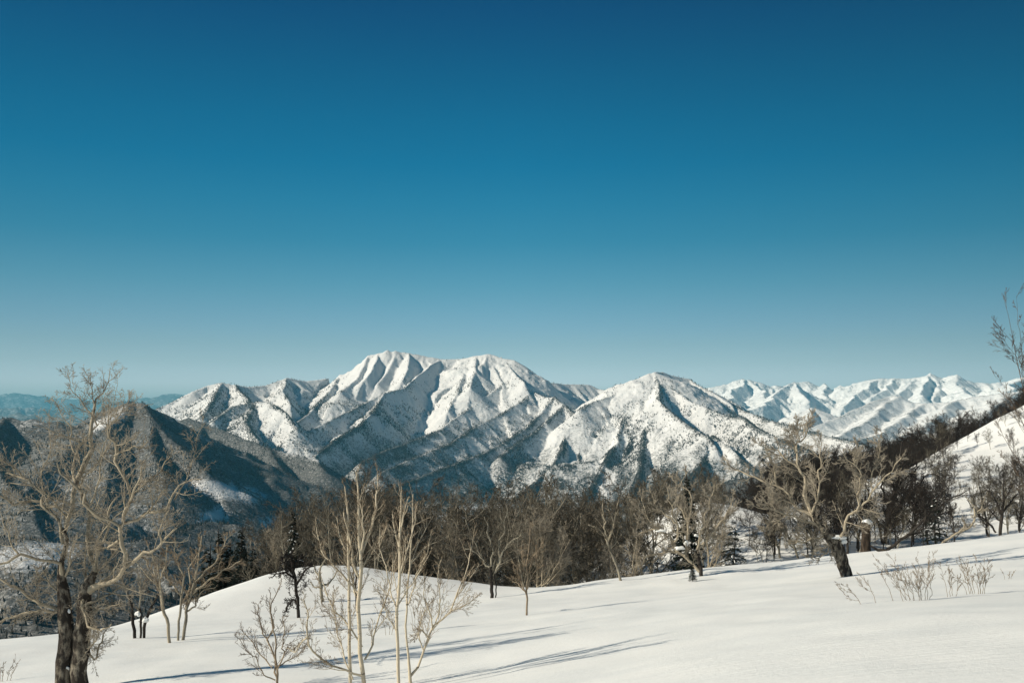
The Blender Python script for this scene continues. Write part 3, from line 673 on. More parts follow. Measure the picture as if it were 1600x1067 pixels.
def ex_snow1(root, b, s, D):
    snow_lump(root, b, s, 216, 958, 10, 8, 5, dy=-0.05); snow_lump(root, b, s, 228, 968, 10, 8, 6, dy=-0.05)
make_tree('birch_tree', (222, 997), [
 [(211,999,4),(209,978,4),(206,955,3.5),(202,930,3)], [(225,997,3),(226,980,4),(231,960,3.5),(240,942,3),(250,925,2)], [(219,997,2.5),(221,975,3),(218,950,3)],
 [(204,940,2),(192,915,1.5),(186,890,1)], [(218,950,2),(222,920,1.5),(226,890,1)]],
 TW_MED, 'dark-stemmed clump with snow caught in its forks beside the big birch', seed=23, trunk_n=3, mats=(B_FOREST, B_TWIG, B_DARK), D=46, extra=ex_snow1)
# ---------------------------------------------------------------- birches at the bottom
make_tree('birch_sapling', (433, 1072), [
 [(433,1072,3.5),(434,1050,3),(432,1030,2.5),(430,1000,2),(425,975,1.8),(422,950,1.2),(424,925,.8)],
 [(433,1058,2.5),(425,1040,2.4),(421,1015,2.2),(420,990,2),(420,965,1.6),(423,940,1.2),(426,910,.7)],
 [(434,1050,2),(444,1025,1.8),(448,1000,1.5),(452,975,1.2),(456,945,.8)], [(425,1045,1.8),(405,1030,1.5),(392,1012,1.2),(380,1005,1),(365,990,.7)],
 [(430,1062,1.8),(415,1055,1.5),(405,1042,1.2),(400,1025,1),(385,1010,.9),(372,985,.6)], [(436,1040,1.8),(455,1030,1.3),(470,1020,1),(480,1000,.7)],
 [(421,1015,1.8),(405,990,1.3),(395,965,1),(388,950,.6)]],
 TW_SAP, 'small dark-twigged birch sapling left of the birch clump at the bottom edge', seed=31, mats=(B_BTWIG, B_BROWN, B_BTWIG), D=27)
make_tree('birch_tree', (560, 1082), [
 [(548,1082,4.5),(546,1050,4.5),(545,1010,4),(545,960,4),(546,915,3.6),(545,870,3.2),(545,830,3),(544,800,2.4),(541,778,1.6),(539,758,.9)],
 [(572,1082,5.5),(567,1045,5.5),(563,1010,5.2),(562,970,5),(562,930,5),(563,890,4.6),(564,862,4),(561,830,3.6),(559,800,3.2),(558,785,2.6),(557,762,1.8),(556,735,.9)],
 [(563,868,3.6),(573,842,3),(580,820,2.6),(585,795,2.2),(586,770,1.4),(583,745,.8)],
 [(562,905,3.4),(552,880,3),(548,850,2.8),(543,825,2),(538,800,1.4)],
 [(561,930,3),(540,905,2.4),(520,885,2),(505,868,1.7),(498,848,1.2),(492,825,.8)],
 [(562,950,2.6),(555,930,2),(550,905,2),(545,880,1.6),(527,850,1.2),(520,820,.8)],
 [(565,1055,3),(550,1050,2.6),(530,1040,2.6),(515,1034,2.6),(500,1020,2.6),(488,1000,2.4),(484,975,2),(485,950,1.6),(480,925,1)],
 [(486,985,2),(472,1000,1.4),(462,1015,1),(452,1010,.7)],
 [(570,1030,3),(580,1010,2.4),(585,985,2),(592,960,1.8),(600,935,1.5),(606,905,1),(612,880,.6)],
 [(566,1010,2.4),(545,980,2),(520,955,1.8),(508,930,1.4),(498,905,.9)],
 [(552,1060,2),(540,1035,1.8),(525,1000,1.5),(515,970,1.2),(512,940,.8)],
 [(564,862,2.6),(570,835,2.2),(571,805,1.8),(570,775,1),(574,750,.6)],
 [(563,890,2),(578,870,1.6),(590,850,1.2),(598,830,.8)],
 [(546,900,2),(536,880,1.6),(530,855,1.2),(518,830,.8)]],
 [(17, .10, 1, .30, (18, 45), 5, .08, .06, .45), (6, .15, 1, .52, (22, 48), 3, .10, .05, .6), (5, .15, 1, .6, (20, 48), 1, .1, .05, .6)],
 'tall white birch clump with two main stems at the bottom edge', seed=32, trunk_n=2, mats=(B_BIRCH, B_BTWIG, B_BIRCH), wob=.005, D=25)
make_tree('birch_tree', (623, 1082), [
 [(625,1082,4.2),(622,1040,4.2),(621,1000,4),(622,955,4),(624,915,3.8),(625,880,3.6),(626,840,3.2),(627,800,2.4),(627,780,1.5),(627,760,.7)],
 [(624,900,2.4),(634,870,2),(640,845,1.6),(648,815,1.2),(652,790,.7)], [(625,860,2),(618,835,1.6),(612,805,1)], [(622,960,2),(610,925,1.6),(600,895,1.4),(592,865,1),(588,840,.6)],
 [(626,830,2),(632,800,1.4),(640,770,.8)], [(622,945,2),(638,920,1.5),(655,895,1.2),(668,872,.7)], [(621,990,1.6),(608,965,1.3),(600,940,1),(590,920,.6)]],
 TW_SAP, 'single straight white birch stem right of the birch clump', seed=33, mats=(B_BIRCH, B_BTWIG, B_BIRCH), wob=.005, D=25.5)
make_tree('birch_tree', (641, 1075), [
 [(642,1075,4.5),(641,1058,4.5),(638,1030,3),(636,1005,2.6),(633,975,2.6),(637,945,2.4),(638,915,2.2),(641,880,2),(643,840,1.6),(644,800,1.2),(646,770,.7)],
 [(642,1055,3.6),(655,1040,3),(662,1020,2.8),(668,1005,2.8),(673,993,2.6),(690,980,2.4),(700,968,2.2),(706,950,2),(714,925,1.6),(722,900,1.2),(728,875,.7)],
 [(668,1005,2),(655,990,1.6),(648,1005,1.2)], [(673,993,2),(670,965,1.8),(664,940,1.4),(662,915,1),(666,890,.6)], [(673,993,1.8),(684,960,1.6),(686,930,1.3),(684,900,.9),(690,870,.6)],
 [(637,945,1.8),(648,915,1.6),(655,885,1.3),(668,860,.9),(676,840,.6)], [(700,968,1.4),(722,960,1.1),(742,945,.7)], [(706,950,1.4),(726,925,1),(740,905,.6)],
 [(660,1022,1.6),(652,1000,1.4),(656,975,1.1),(668,955,.8)]],
 TW_SAP, 'low forked birch leaning right at the bottom edge with black-scarred bark', seed=34, mats=(B_BIRCH, B_BTWIG, B_BIRCH), wob=.005, D=26)
# ---------------------------------------------------------------- trees on the middle of the snow slope
make_tree('gnarled_tree', (466, 965), [
 [(467,965,4.5),(466,945,4),(463,925,4),(461,905,4),(458,885,3.5)], [(465,945,3),(458,935,2.5),(450,945,2),(447,955,2)], [(461,905,3),(450,895,2.5),(438,893,2),(428,900,1.5)],
 [(462,915,3),(472,900,2.5),(482,885,2),(495,880,1.5)], [(460,900,3),(446,882,2.5),(436,872,2)], [(459,890,3),(468,872,2.4),(478,866,1.6)], [(459,890,2.6),(456,870,2),(448,862,1.5)]],
 [(16, .1, 1, .6, (30, 85), 4, .32, .06, .4), (10, .1, 1, .5, (25, 70), 3, .3, .05, .6), (7, .1, 1, .5, (20, 60), 1, .3, .04, .6)],
 'dark twisted tree with a dense flat umbrella crown on the snow slope', seed=41, mats=(B_DARK, B_DTWIG, B_DARK), D=62)
make_tree('gnarled_tree', (503, 940), [
 [(503,941,4),(502,920,4),(500,905,4),(499,893,3.5)], [(502,915,3),(512,912,2.4),(520,902,2),(524,893,1.5)], [(500,900,2.6),(492,893,2),(488,882,1.5)],
 [(504,918,2.2),(490,918,1.8),(482,910,1.4)], [(499,893,2.4),(505,880,2),(512,868,1.2)]],
 [(6, .2, 1, .4, (30, 70), 4, .3, .05, .55), (4, .2, 1, .5, (25, 60), 3, .25, .05, .6)],
 'short crooked grey trunk with few limbs beside the umbrella-crowned tree', seed=42, mats=(B_FOREST, B_DTWIG, B_FOREST), D=69)
make_tree('dead_tree', (557, 946), [[(557,946,2.6),(556,920,2.4),(557,900,2.2),(556,880,1.6),(557,860,1)], [(556,915,1.4),(550,905,1),(546,893,.7)], [(557,930,1.4),(564,922,1),(570,910,.7)]],
 [(14, .1, 1, .22, (50, 90), 3, .1, -.05, .5)], 'thin dark dead trunk with short side twigs behind the birch clump', seed=43, mats=(B_DARK, B_DTWIG, B_DARK), D=68)
make_tree('bare_tree', (770, 934), [
 [(769,934,4.5),(768,915,4.2),(767,895,4),(766,885,3.4)], [(774,930,1.6),(775,915,1.6),(773,900,1.8),(778,885,2)],
 [(766,887,3),(758,880,2.4),(753,870,2),(740,862,1.6),(725,860,1)], [(773,895,3),(780,880,2.6),(786,862,2.2),(800,845,1.6),(815,830,1)], [(768,885,2.6),(770,860,2),(764,835,1.6),(760,805,1)],
 [(778,885,2.2),(782,850,1.8),(790,820,1.4),(792,795,.8)], [(754,870,1.8),(742,850,1.5),(732,825,1.1),(728,800,.7)]],
 [(12, .15, 1, .48, (25, 65), 4, .2, .06, .5), (8, .15, 1, .45, (25, 60), 3, .2, .06, .6), (6, .1, 1, .5, (20, 50), 1, .2, .05, .6)],
 'dark short-trunked tree standing alone on the snow before the brown wood', seed=44, trunk_n=2, mats=(B_FOREST, B_FTWIG, B_DARK), D=68)
make_tree('birch_sapling', (823, 961), [
 [(823,961,2.6),(823,940,2.4),(823,925,2.4),(825,900,2),(825,875,1.7),(827,845,1.2),(830,815,.8)], [(823,930,1.8),(815,910,1.5),(808,890,1.2),(800,870,.8)], [(824,920,1.8),(832,900,1.5),(838,875,1.2),(840,845,.7)],
 [(822,926,1.4),(806,912,1.2),(795,905,.7)], [(825,905,1.6),(818,880,1.3),(814,850,.8)], [(826,890,1.5),(836,865,1.2),(848,840,.7)]],
 TW_SAP, 'lone tan sapling with upswept twigs in the middle of the snow slope', seed=45, mats=(B_BTWIG, B_BTWIG, B_BTWIG), D=48)
make_tree('birch_tree', (972, 907), [
 [(972,908,3.4),(965,890,3.2),(959,872,3.2),(953,857,3),(949,845,3)], [(949,845,2.6),(940,830,2.4),(930,822,2.2),(918,818,1.6)], [(950,846,2.6),(955,830,2.4),(958,815,2),(962,795,1.2),(964,780,.7)],
 [(949,845,2.2),(944,825,2),(940,800,1.4),(936,780,.7)], [(953,857,1.6),(964,848,1.2),(972,835,.8)], [(957,815,1.5),(950,795,1),(946,778,.6)]],
 TW_MED, 'pale trunk leaning left out of the brown wood at the snow edge', seed=46, mats=(B_LIMB, B_FTWIG, B_FOREST), D=80)
def ex_L(root, b, s, D):
    for i, (x, y, w_, h_) in enumerate([(1062,856,15,6),(1090,836,11,4),(1034,829,16,4),(1072,848,7,8)]): snow_lump(root, b, s, x, y, w_, h_, i + 10, dy=-0.02)
make_tree('birch_tree', (1096, 900), [
 [(1096,901,5),(1095,888,5),(1092,872,5),(1089,858,4.5)], [(1093,893,4),(1082,880,4.5),(1072,872,4),(1062,865,3.5),(1052,850,3),(1043,836,2.5),(1034,830,2)],
 [(1052,850,3),(1060,838,2.6),(1052,815,2.4),(1045,795,1.8),(1040,775,1.2),(1035,755,.7)], [(1070,870,3),(1076,845,2.6),(1080,820,2.4),(1085,795,2),(1080,765,1.2),(1082,740,.7)],
 [(1089,860,3.5),(1100,845,3),(1112,835,2.6),(1125,820,2),(1140,800,1.5),(1150,780,.8)], [(1089,858,3),(1095,830,2.6),(1098,805,2),(1105,780,1.5),(1108,750,.8)],
 [(1043,836,2.2),(1028,828,2),(1012,832,1.5),(1000,838,1)], [(1046,842,2),(1030,830,1.8),(1015,812,1.4),(1010,790,.9),(1004,770,.6)], [(1052,815,2),(1035,800,1.6),(1022,785,1.1),(1014,765,.6)],
 [(1062,864,2.4),(1040,862,2),(1020,866,1.5),(1003,868,1)], [(1125,820,1.8),(1140,815,1.3),(1158,795,.8)], [(1080,820,2),(1068,800,1.6),(1065,775,1.1),(1062,750,.6)],
 [(1110,836,2.2),(1124,842,1.6),(1142,838,1.1)]],
 [(15, .1, 1, .40, (25, 60), 5, .12, .06, .5), (9, .15, 1, .5, (22, 55), 3, .13, .06, .6), (6, .1, 1, .6, (20, 50), 1, .1, .05, .6)],
 'spreading pale tree with snow lodged in its forks on the slope crest', seed=47, trunk_n=1, mats=(B_LIMB, B_TWIG, B_DARK), D=66, extra=ex_L)
def ex_O(root, b, s, D):
    snow_lump(root, b, s, 1308, 839, 26, 9, 31, dy=-0.1); snow_lump(root, b, s, 1318, 846, 9, 7, 32, dy=-0.12)
make_tree('birch_tree', (1325, 900), [
 [(1325,901,10),(1318,880,10),(1311,860,11),(1303,845,11),(1292,833,9),(1280,820,7.5),(1270,806,6.5)],
 [(1270,806,5.5),(1258,798,4.5),(1245,788,4),(1234,772,3.6),(1222,762,3),(1205,758,2.8),(1185,750,2.4),(1168,740,1.8),(1152,725,1)],
 [(1268,804,5),(1265,785,5),(1262,760,4.6),(1258,735,4),(1259,715,3.2),(1268,700,2.6),(1276,688,2),(1284,672,1.2)],
 [(1268,802,4),(1276,780,3),(1282,760,2.6),(1284,740,2.2),(1287,715,1.5),(1292,690,.8)],
 [(1308,848,5),(1314,830,4.5),(1320,812,4),(1328,795,3.6),(1338,775,3),(1346,760,3),(1350,740,2.6),(1358,725,2.4),(1372,714,1.6),(1380,700,1)],
 [(1328,795,3),(1328,770,3),(1330,750,2.6),(1325,738,2.4),(1316,722,2),(1305,712,1.6),(1296,700,1)],
 [(1346,760,2.2),(1346,735,2),(1356,710,1.6),(1360,690,1.2),(1364,668,.7)],
 [(1280,822,4),(1262,812,3),(1240,806,2.6),(1215,798,2.4),(1195,790,2),(1175,785,1.6),(1155,778,1)],
 [(1258,735,3),(1245,722,2.4),(1230,712,2),(1215,708,1.5),(1200,700,1)], [(1222,762,2.2),(1218,740,2),(1210,722,1.5),(1202,705,.9)],
 [(1195,790,2),(1185,775,1.8),(1180,755,1.6),(1186,735,1)], [(1215,798,1.8),(1190,812,1.4),(1172,815,1)], [(1268,700,2),(1262,680,1.5),(1256,655,.9)],
 [(1276,688,1.5),(1288,672,1.2),(1296,655,.8)], [(1259,715,2.2),(1250,692,1.6),(1240,672,1)], [(1290,835,3.5),(1270,838,3),(1250,840,2.4),(1230,842,1.8),(1210,838,1)],
 [(1245,788,2.5),(1225,785,2),(1208,775,1.5),(1195,765,1)], [(1318,722,1.8),(1325,702,1.3),(1322,680,.8)], [(1300,842,3),(1290,860,2),(1270,868,1.5),(1250,865,1)]],
 [(18, .08, 1, .38, (25, 62), 5, .13, .06, .5), (10, .12, 1, .5, (22, 55), 3, .13, .05, .6), (6, .1, 1, .6, (20, 50), 1, .1, .05, .6)],
 'large birch leaning left with a thick dark foot and a snow pad in its fork', seed=48, trunk_n=1, mats=(B_LIMB, B_TWIG, B_BIG), D=56, extra=ex_O, rsc=.5)
# stump with snow cap
def stump():
    bpx = (1353, 868); D = 74.0; b = px3(*bpx, D); b[2] = ground_xy(b[0], b[1]); s = D / F
    root = bpy.data.objects.new('tree_stump', None); COL.objects.link(root); root.location = tuple(b)
    tag(root, 'tall broken rust-brown stump with a snow cap beside the leaning birch', 'tree stump')
    n, k = 22, 12; rng = np.random.RandomState(3)
    a = np.arange(n) * 2 * np.pi / n; hh = np.linspace(-0.4, 1, k)
    H = 46 * s
    V = []
    for j, t in enumerate(hh):
        r = (6.4 + (1 - max(t, 0)) ** 6 * 1.2) * s * (1 + 0.10 * np.sin(a * 5 + 1) + 0.07 * np.sin(a * 9 + j * 0.3))
        z = t * H * (1 + (0.05 * np.sin(a * 3) + 0.04 * rng.rand(n)) * (t > .8)) if t > 0 else np.full(n, t * 1.2)
        V.append(np.stack([r * np.cos(a) + 0.02 * math.sin(j), r * np.sin(a), z], -1))
    V = np.concatenate(V + [np.array([[0, 0, H * 0.93]])])
    i = np.arange(k - 1)[:, None] * n + np.arange(n)[None, :]; j_ = np.arange(k - 1)[:, None] * n + ((np.arange(n) + 1) % n)[None, :]
    f = np.stack([i, j_, j_ + n, i + n], -1).reshape(-1, 4)
    top = np.array([[(k - 1) * n + q, (k - 1) * n + (q + 1) % n, k * n] for q in range(n)])
    link('trunk', mesh_from('trunk', V, [f, top], [B_RUST]), root)
    snow_lump(root, bpx, s, 1355, 821, 15, 9, 50, dy=0, depth=1.0, name='snow_cap')
stump()
# dark many-limbed tree and its neighbours on the right
TW_DK = [(12, .1, 1, .36, (25, 65), 4, .18, .04, .5), (8, .15, 1, .45, (25, 60), 3, .2, .04, .6), (5, .1, 1, .5, (20, 55), 1, .2, .04, .6)]
make_tree('dark_tree', (1384, 850), [
 [(1384,852,5),(1385,830,5),(1388,810,5),(1392,790,4.5),(1398,765,4),(1402,740,3.4),(1406,715,2.4),(1410,690,1.2)], [(1380,852,3),(1376,830,3),(1370,810,3),(1362,790,2.5),(1355,765,1.8),(1350,745,1)],
 [(1386,820,4),(1400,805,3.2),(1412,790,3),(1425,775,2.6),(1440,762,2.2),(1458,750,1.6),(1472,740,1)], [(1392,790,3.4),(1404,770,2.8),(1418,752,2.4),(1436,742,2),(1450,732,1.2)],
 [(1390,800,3.4),(1380,780,3),(1372,760,2.4),(1366,735,1.8),(1362,710,1)], [(1398,765,2.8),(1390,745,2.2),(1385,720,1.6),(1380,695,.9)], [(1402,740,2.6),(1415,722,2),(1425,705,1.4),(1432,688,.8)],
 [(1388,835,2.6),(1402,822,2.2),(1418,812,1.8),(1432,815,1.2)]],
 TW_DK, 'dark many-limbed tree in shade between the stump and the small conifer', seed=51, trunk_n=2, mats=(B_DARK, B_DTWIG, B_DARK), D=100)
make_tree('bare_tree', (1378, 861), [
 [(1360,852,2.5),(1368,858,4),(1380,861,5),(1392,855,5),(1405,845,4.5),(1420,836,4.5),(1435,820,4),(1448,808,3.5),(1462,795,3),(1480,780,2.4),(1498,775,1.8),(1512,768,1)],
 [(1420,836,3),(1432,830,2.6),(1445,815,2.2),(1440,795,1.6),(1432,780,1)], [(1448,808,2.4),(1462,806,2),(1480,800,1.8),(1495,790,1.2)], [(1462,795,2),(1476,770,1.6),(1488,755,1.2),(1500,748,.8)], [(1405,845,2.4),(1398,832,2),(1392,820,1.2)]],
 TW_DK, 'bent trunk hanging low over the snow edge, right of the stump', seed=52, mats=(B_DARK, B_DTWIG, B_DARK), D=74, sink=0.5, rsc=.5)
make_tree('bare_tree', (1466, 848), [
 [(1466,849,3.5),(1480,842,3.5),(1498,832,3.5),(1513,826,3.5),(1521,812,3.2),(1522,798,2.8),(1517,786,2),(1508,775,1.2)], [(1498,832,2),(1505,820,1.4),(1502,808,1)], [(1521,808,2),(1532,792,1.5),(1538,775,.9)]],
 TW_MED, 'pale hooked branch curving up out of the snow left of the dark fan-shaped tree', seed=53, mats=(B_LIMB, B_TWIG, B_LIMB), D=76, rsc=.48)
make_tree('dark_tree', (1563, 832), [
 [(1563,833,4),(1565,815,4),(1567,800,3.6),(1567,785,2.8),(1568,765,1.6),(1568,748,.9)], [(1556,832,2.4),(1548,818,2.2),(1535,806,2),(1526,795,1.2)], [(1567,800,2.8),(1580,785,2.2),(1592,772,1.4)],
 [(1566,805,2.6),(1558,785,2),(1550,770,1.4),(1545,758,.8)], [(1565,815,2),(1552,800,1.6),(1545,785,1)], [(1567,785,2),(1575,765,1.4),(1578,748,.8)]],
 TW_DK, 'dark fan-shaped small tree on the snow crest near the right edge', seed=54, trunk_n=1, mats=(B_DARK, B_DTWIG, B_DARK), D=77)
for i, (bx, by, D, lb, top, dx) in enumerate([(1325,865,78,'dark forked stems directly behind the thick leaning trunk',770,-6),(1340,862,80,'slim dark tree left of the snow-capped stump',745,14),
        (1220,873,86,'small tree with low spreading twigs left of the leaning birch',800,-20),(1272,868,86,'low bush-like tree under the leaning birch crown',790,-14),(1248,872,90,'short tree leaning left behind the leaning birch',805,-30),
        (1426,846,90,'thin tree between the dark tree and the small conifer',752,8),(1545,838,92,'twiggy small tree just left of the dark fan-shaped tree',760,-14),(1592,830,88,'small dark tree at the right edge of the snow crest',770,6)]):
    h = by - top
    dk = i in (0, 1, 5, 6, 7)
    make_tree('dark_tree' if dk else 'bare_tree', (bx, by), [
      [(bx,by+4,3),(bx+dx*.2,by-h*.25,2.8),(bx+dx*.5,by-h*.5,2.2),(bx+dx*.8,by-h*.8,1.4),(bx+dx,top,.7)],
      [(bx+dx*.15,by-h*.2,2),(bx+dx*.3-h*.12,by-h*.42,1.6),(bx+dx*.5-h*.25,by-h*.7,.8)], [(bx+dx*.25,by-h*.3,2),(bx+dx*.4+h*.15,by-h*.5,1.5),(bx+dx*.6+h*.28,by-h*.78,.8)],
      [(bx+dx*.4,by-h*.42,1.8),(bx+dx*.6-h*.12,by-h*.65,1.3),(bx+dx*.9-h*.15,by-h*.9,.7)]],
      TW_DK if dk else TW_MED, lb, seed=60 + i, mats=(B_DARK, B_DTWIG, B_DARK) if dk else (B_LIMB, B_TWIG, B_FOREST), D=D)
# tree standing past the right edge, its twigs reaching into the frame
make_tree('bare_tree', (1640, 905), [
 [(1640,905,8),(1636,850,7),(1628,790,6),(1618,720,5),(1612,660,4),(1600,600,3),(1590,560,2.2),(1580,520,1.6),(1572,480,1),(1565,462,.6)],
 [(1615,690,3),(1600,660,2.4),(1585,635,1.8),(1575,610,1),(1560,590,.6)], [(1612,660,3),(1610,610,2.4),(1604,560,1.8),(1600,500,1.2),(1598,465,.6)], [(1622,750,3),(1600,720,2.2),(1585,690,1.6),(1578,665,1)],
 [(1628,790,3),(1605,760,2.2),(1590,730,1.6),(1575,715,.8)], [(1600,600,1.8),(1588,580,1.4),(1575,560,1),(1560,545,.6)], [(1590,560,1.5),(1578,540,1),(1568,515,.6)],
 [(1612,670,2),(1595,640,1.5),(1590,610,.9)]],
 [(9, .05, 1, .34, (18, 38), 6, .06, .04, .3), (5, .15, 1, .5, (20, 42), 3, .08, .04, .6), (5, .1, 1, .6, (20, 42), 1, .1, .04, .6)],
 'tall thin-twigged tree reaching in from the right edge against the sky', seed=70,  mats=(B_BROWN, B_BROWN, B_BROWN), D=38, rsc=.2, wob=.006)
# ---------------------------------------------------------------- brush and stalks
def bush(px, py, stems, label, seed, D=None, name='bush', mats=(B_BTWIG, B_BTWIG), grp=None):
    lim = [[(a, b, r) for a, b, r in st] for st in stems]
    lim = [[(a, b, r * .55) for a, b, r in l] for l in lim]
    return make_tree(name, (px, py), lim, TW_SHR, label, grp, 'bush' if name == 'bush' else 'plant', mats=mats + (mats[0],), seed=seed, D=D, trunk_n=1, sink=0.1, depth=0.3, rsc=.8)
def fan(px, py, n, h, sp, seed, r=1.0, lean=0):
    rng = np.random.RandomState(seed); out = []
    for i in range(n):
        u = (i + .5) / n * 2 - 1 + rng.uniform(-.15, .15); hh = h * rng.uniform(.6, 1.05)
        bx = px + u * sp * 0.45; by = py + rng.uniform(-2, 2)
        out.append([(bx, by, r), (bx + u * sp * .12 + lean * .2, by - hh * .3, r * .85), (bx + u * sp * .38 + lean * .5, by - hh * .65, r * .6), (bx + u * sp * .7 + lean, by - hh, r * .35)])
    return out
bush(1432, 938, fan(1432, 938, 14, 74, 46, 1, .9, -18), 'widest brown twiggy bush poking through the snow at right', 81, 26)
bush(1526, 928, fan(1526, 928, 10, 62, 34, 2, .9, -6), 'rounded twiggy bush rightmost on the near snow', 82, 26)
bush(1487, 932, fan(1487, 932, 4, 58, 20, 3, .8, -4), 'narrow two-stemmed bush between the two wider bushes', 83, 26)
bush(1385, 940, [[(1398,940,1),(1390,920,.8),(1378,898,.7),(1368,880,.5)]], 'single thin stalk leaning left, left of the widest bush', 84, 26, 'stalk')
bush(1368, 942, [[(1371,942,1),(1362,922,.8),(1350,905,.7),(1338,893,.5)],[(1365,925,.6),(1352,918,.5),(1340,905,.4)]], 'leaning forked stalk right of the leaning birch foot', 85, 26, 'stalk')
bush(1345, 944, [[(1350,944,1),(1336,930,.8),(1322,922,.7),(1305,912,.5)],[(1342,938,.7),(1328,934,.6),(1312,918,.4)],[(1338,932,.6),(1320,915,.5),(1300,908,.4)]], 'almost flat stalks lying low over the snow below the leaning birch', 86, 26, 'stalk')
bush(1575, 905, fan(1575, 905, 3, 16, 14, 5, .6), 'tiny twig tuft by the right edge', 87, 34, 'stalk')
bush(8, 1064, fan(8, 1064, 4, 45, 22, 6, .9, 6), 'thin twigs at the bottom left corner', 88, 30)
bush(608, 992, fan(608, 992, 3, 40, 14, 7, .7), 'thin upright shoots between the birch clump and the single stem', 89, 38, 'stalk')
bush(655, 985, fan(655, 985, 5, 75, 30, 8, .7), 'slender twigs behind the low forked birch', 90, 40)
bush(530, 985, fan(530, 985, 6, 80, 40, 9, .7), 'slender twigs behind the birch clump', 91, 40)
# ---------------------------------------------------------------- woods: a few grown trees, copied
def forest_proto(seed, H, spread, dark=False, n1=11, up=.10, lean=0.0):
    rng = np.random.RandomState(seed)
    tr, r = grow(np.array([[0, 0, -0.6]]), np.array([[lean, 0, 1.0]]), np.array([H * 0.86]), np.array([H * 0.011]), np.array([H * 0.003]), 12, .07, .05, rng)
    p0, d0, r0, t = children(tr, r, n1, .22, .95, (25, 62), rng)
    L = H * (0.62 - 0.42 * t) * rng.uniform(.6, 1.15, len(p0)) * spread
    l1, q1 = grow(p0, d0, L, r0 * .7, r0 * .2, 9, .17, up, rng)
    p0, d0, r0, t = children(l1, q1, 8, .15, 1, (25, 60), rng); L2 = np.repeat(L, 8) * .42 * (1 - .4 * t) * rng.uniform(.5, 1.2, len(p0))
    l2, q2 = grow(p0, d0, L2, np.maximum(r0 * .7, .012), np.maximum(r0 * .3, .009), 5, .18, up * .8, rng)
    p0, d0, r0, t = children(l2, q2, 6, .1, 1, (20, 55), rng); L3 = np.repeat(L2, 6) * .5 * rng.uniform(.5, 1.2, len(p0))
    l3, q3 = grow(p0, d0, L3, np.maximum(r0 * .6, .010), np.full(len(p0), .008), 3, .18, up * .6, rng)
    p0, d0, r0, t = children(l3, q3, 5, .1, 1, (20, 55), rng); L4 = np.repeat(L3, 5) * .7 * rng.uniform(.5, 1.2, len(p0))
    l4, q4 = grow(p0, d0, L4, np.full(len(p0), .010), np.full(len(p0), .007), 1, .18, up * .5, rng)
    mt = {True: (B_DARK, B_DTWIG), False: (B_FOREST, B_FTWIG), 'pale': (B_LIMB, B_TWIG)}[dark]
    t_me = tube_mesh('trunk', [(tr, r, 8, 0), (l1, q1, 5, 0)], [mt[0]])
    c_me = tube_mesh('crown', [(l2, q2, 3, 0), (l3, q3, 3, 1), (l4, q4, 3, 1)], [mt[0], mt[1]])
    return t_me, c_me, H
def place(name, proto, x, y, z, h, rz, label, group, cat='tree', parts=('trunk', 'crown')):
    root = bpy.data.objects.new(name, None); COL.objects.link(root); root.location = (float(x), float(y), float(z)); root.rotation_euler = (0, 0, rz)
    k = h / proto[2]; root.scale = (k, k, k); tag(root, label, cat, group)
    for nm, me in zip(parts, proto[:len(parts)]): link(nm, me, root)
    return root
PA = [forest_proto(100 + i, 9.0, s_, False, n_, u_, ln) for i, (s_, n_, u_, ln) in enumerate([(1.15, 12, .08, 0), (1.0, 10, .12, .10), (1.35, 12, .06, -.12), (.85, 12, .14, 0), (1.2, 9, .10, .2)])]
PD = [forest_proto(140 + i, 9.0, s_, True, n_, u_) for i, (s_, n_, u_) in enumerate([(1.1, 12, .06), (.9, 11, .10), (1.25, 13, .05)])]
PP = [forest_proto(170 + i, 9.0, s_, 'pale', n_, u_, l_) for i, (s_, n_, u_, l_) in enumerate([(1.1, 10, .08, .05), (1.0, 9, .1, -.15)])]
rg = np.random.RandomState(9)
def top_line(px, pts): return np.interp(px, [a for a, _ in pts], [b for _, b in pts])
# brown wood behind the snow crest
TOPS = [(240,860),(300,845),(395,850),(410,805),(470,780),(520,748),(600,760),(650,745),(720,760),(800,758),(850,752),(900,778),(960,780),(1000,752),(1040,735),(1100,725),(1150,735),(1180,715)]
for i in range(180):
    px = rg.uniform(395, 1165) if i > 14 else rg.uniform(400, 480)
    D = 88 + 75 * rg.rand() ** 1.3
    x = (px - 800) / F * D; z = ground_xy(x, D)
    tp = top_line(px, TOPS) - 34 + 75 * (float(fbm(np.array([px / 42.0]), np.array([3.3]), 2)[0]) - .35) * .8 + rg.uniform(0, 30) + (D < 105) * rg.uniform(0, 30)
    h = -(tp - H0) / F * D - z
    if h < 2.5 or h > 16: h = np.clip(h, 2.5, 15)
    near_edge = D < 100
    pale = D < 112 and rg.rand() < .35
    if pale: h = h * .8
    place('bare_tree', PP[rg.randint(2)] if pale else PA[rg.randint(len(PA))], x, D, z, h, rg.rand() * 6.28, *(('one of the pale-limbed bare trees along the front edge of the brown wood', 'pale trees at the front of the brown wood') if pale else ('one of the brown bare trees making up the dense wood beyond the snow crest', 'bare brown trees of the wood beyond the crest')))
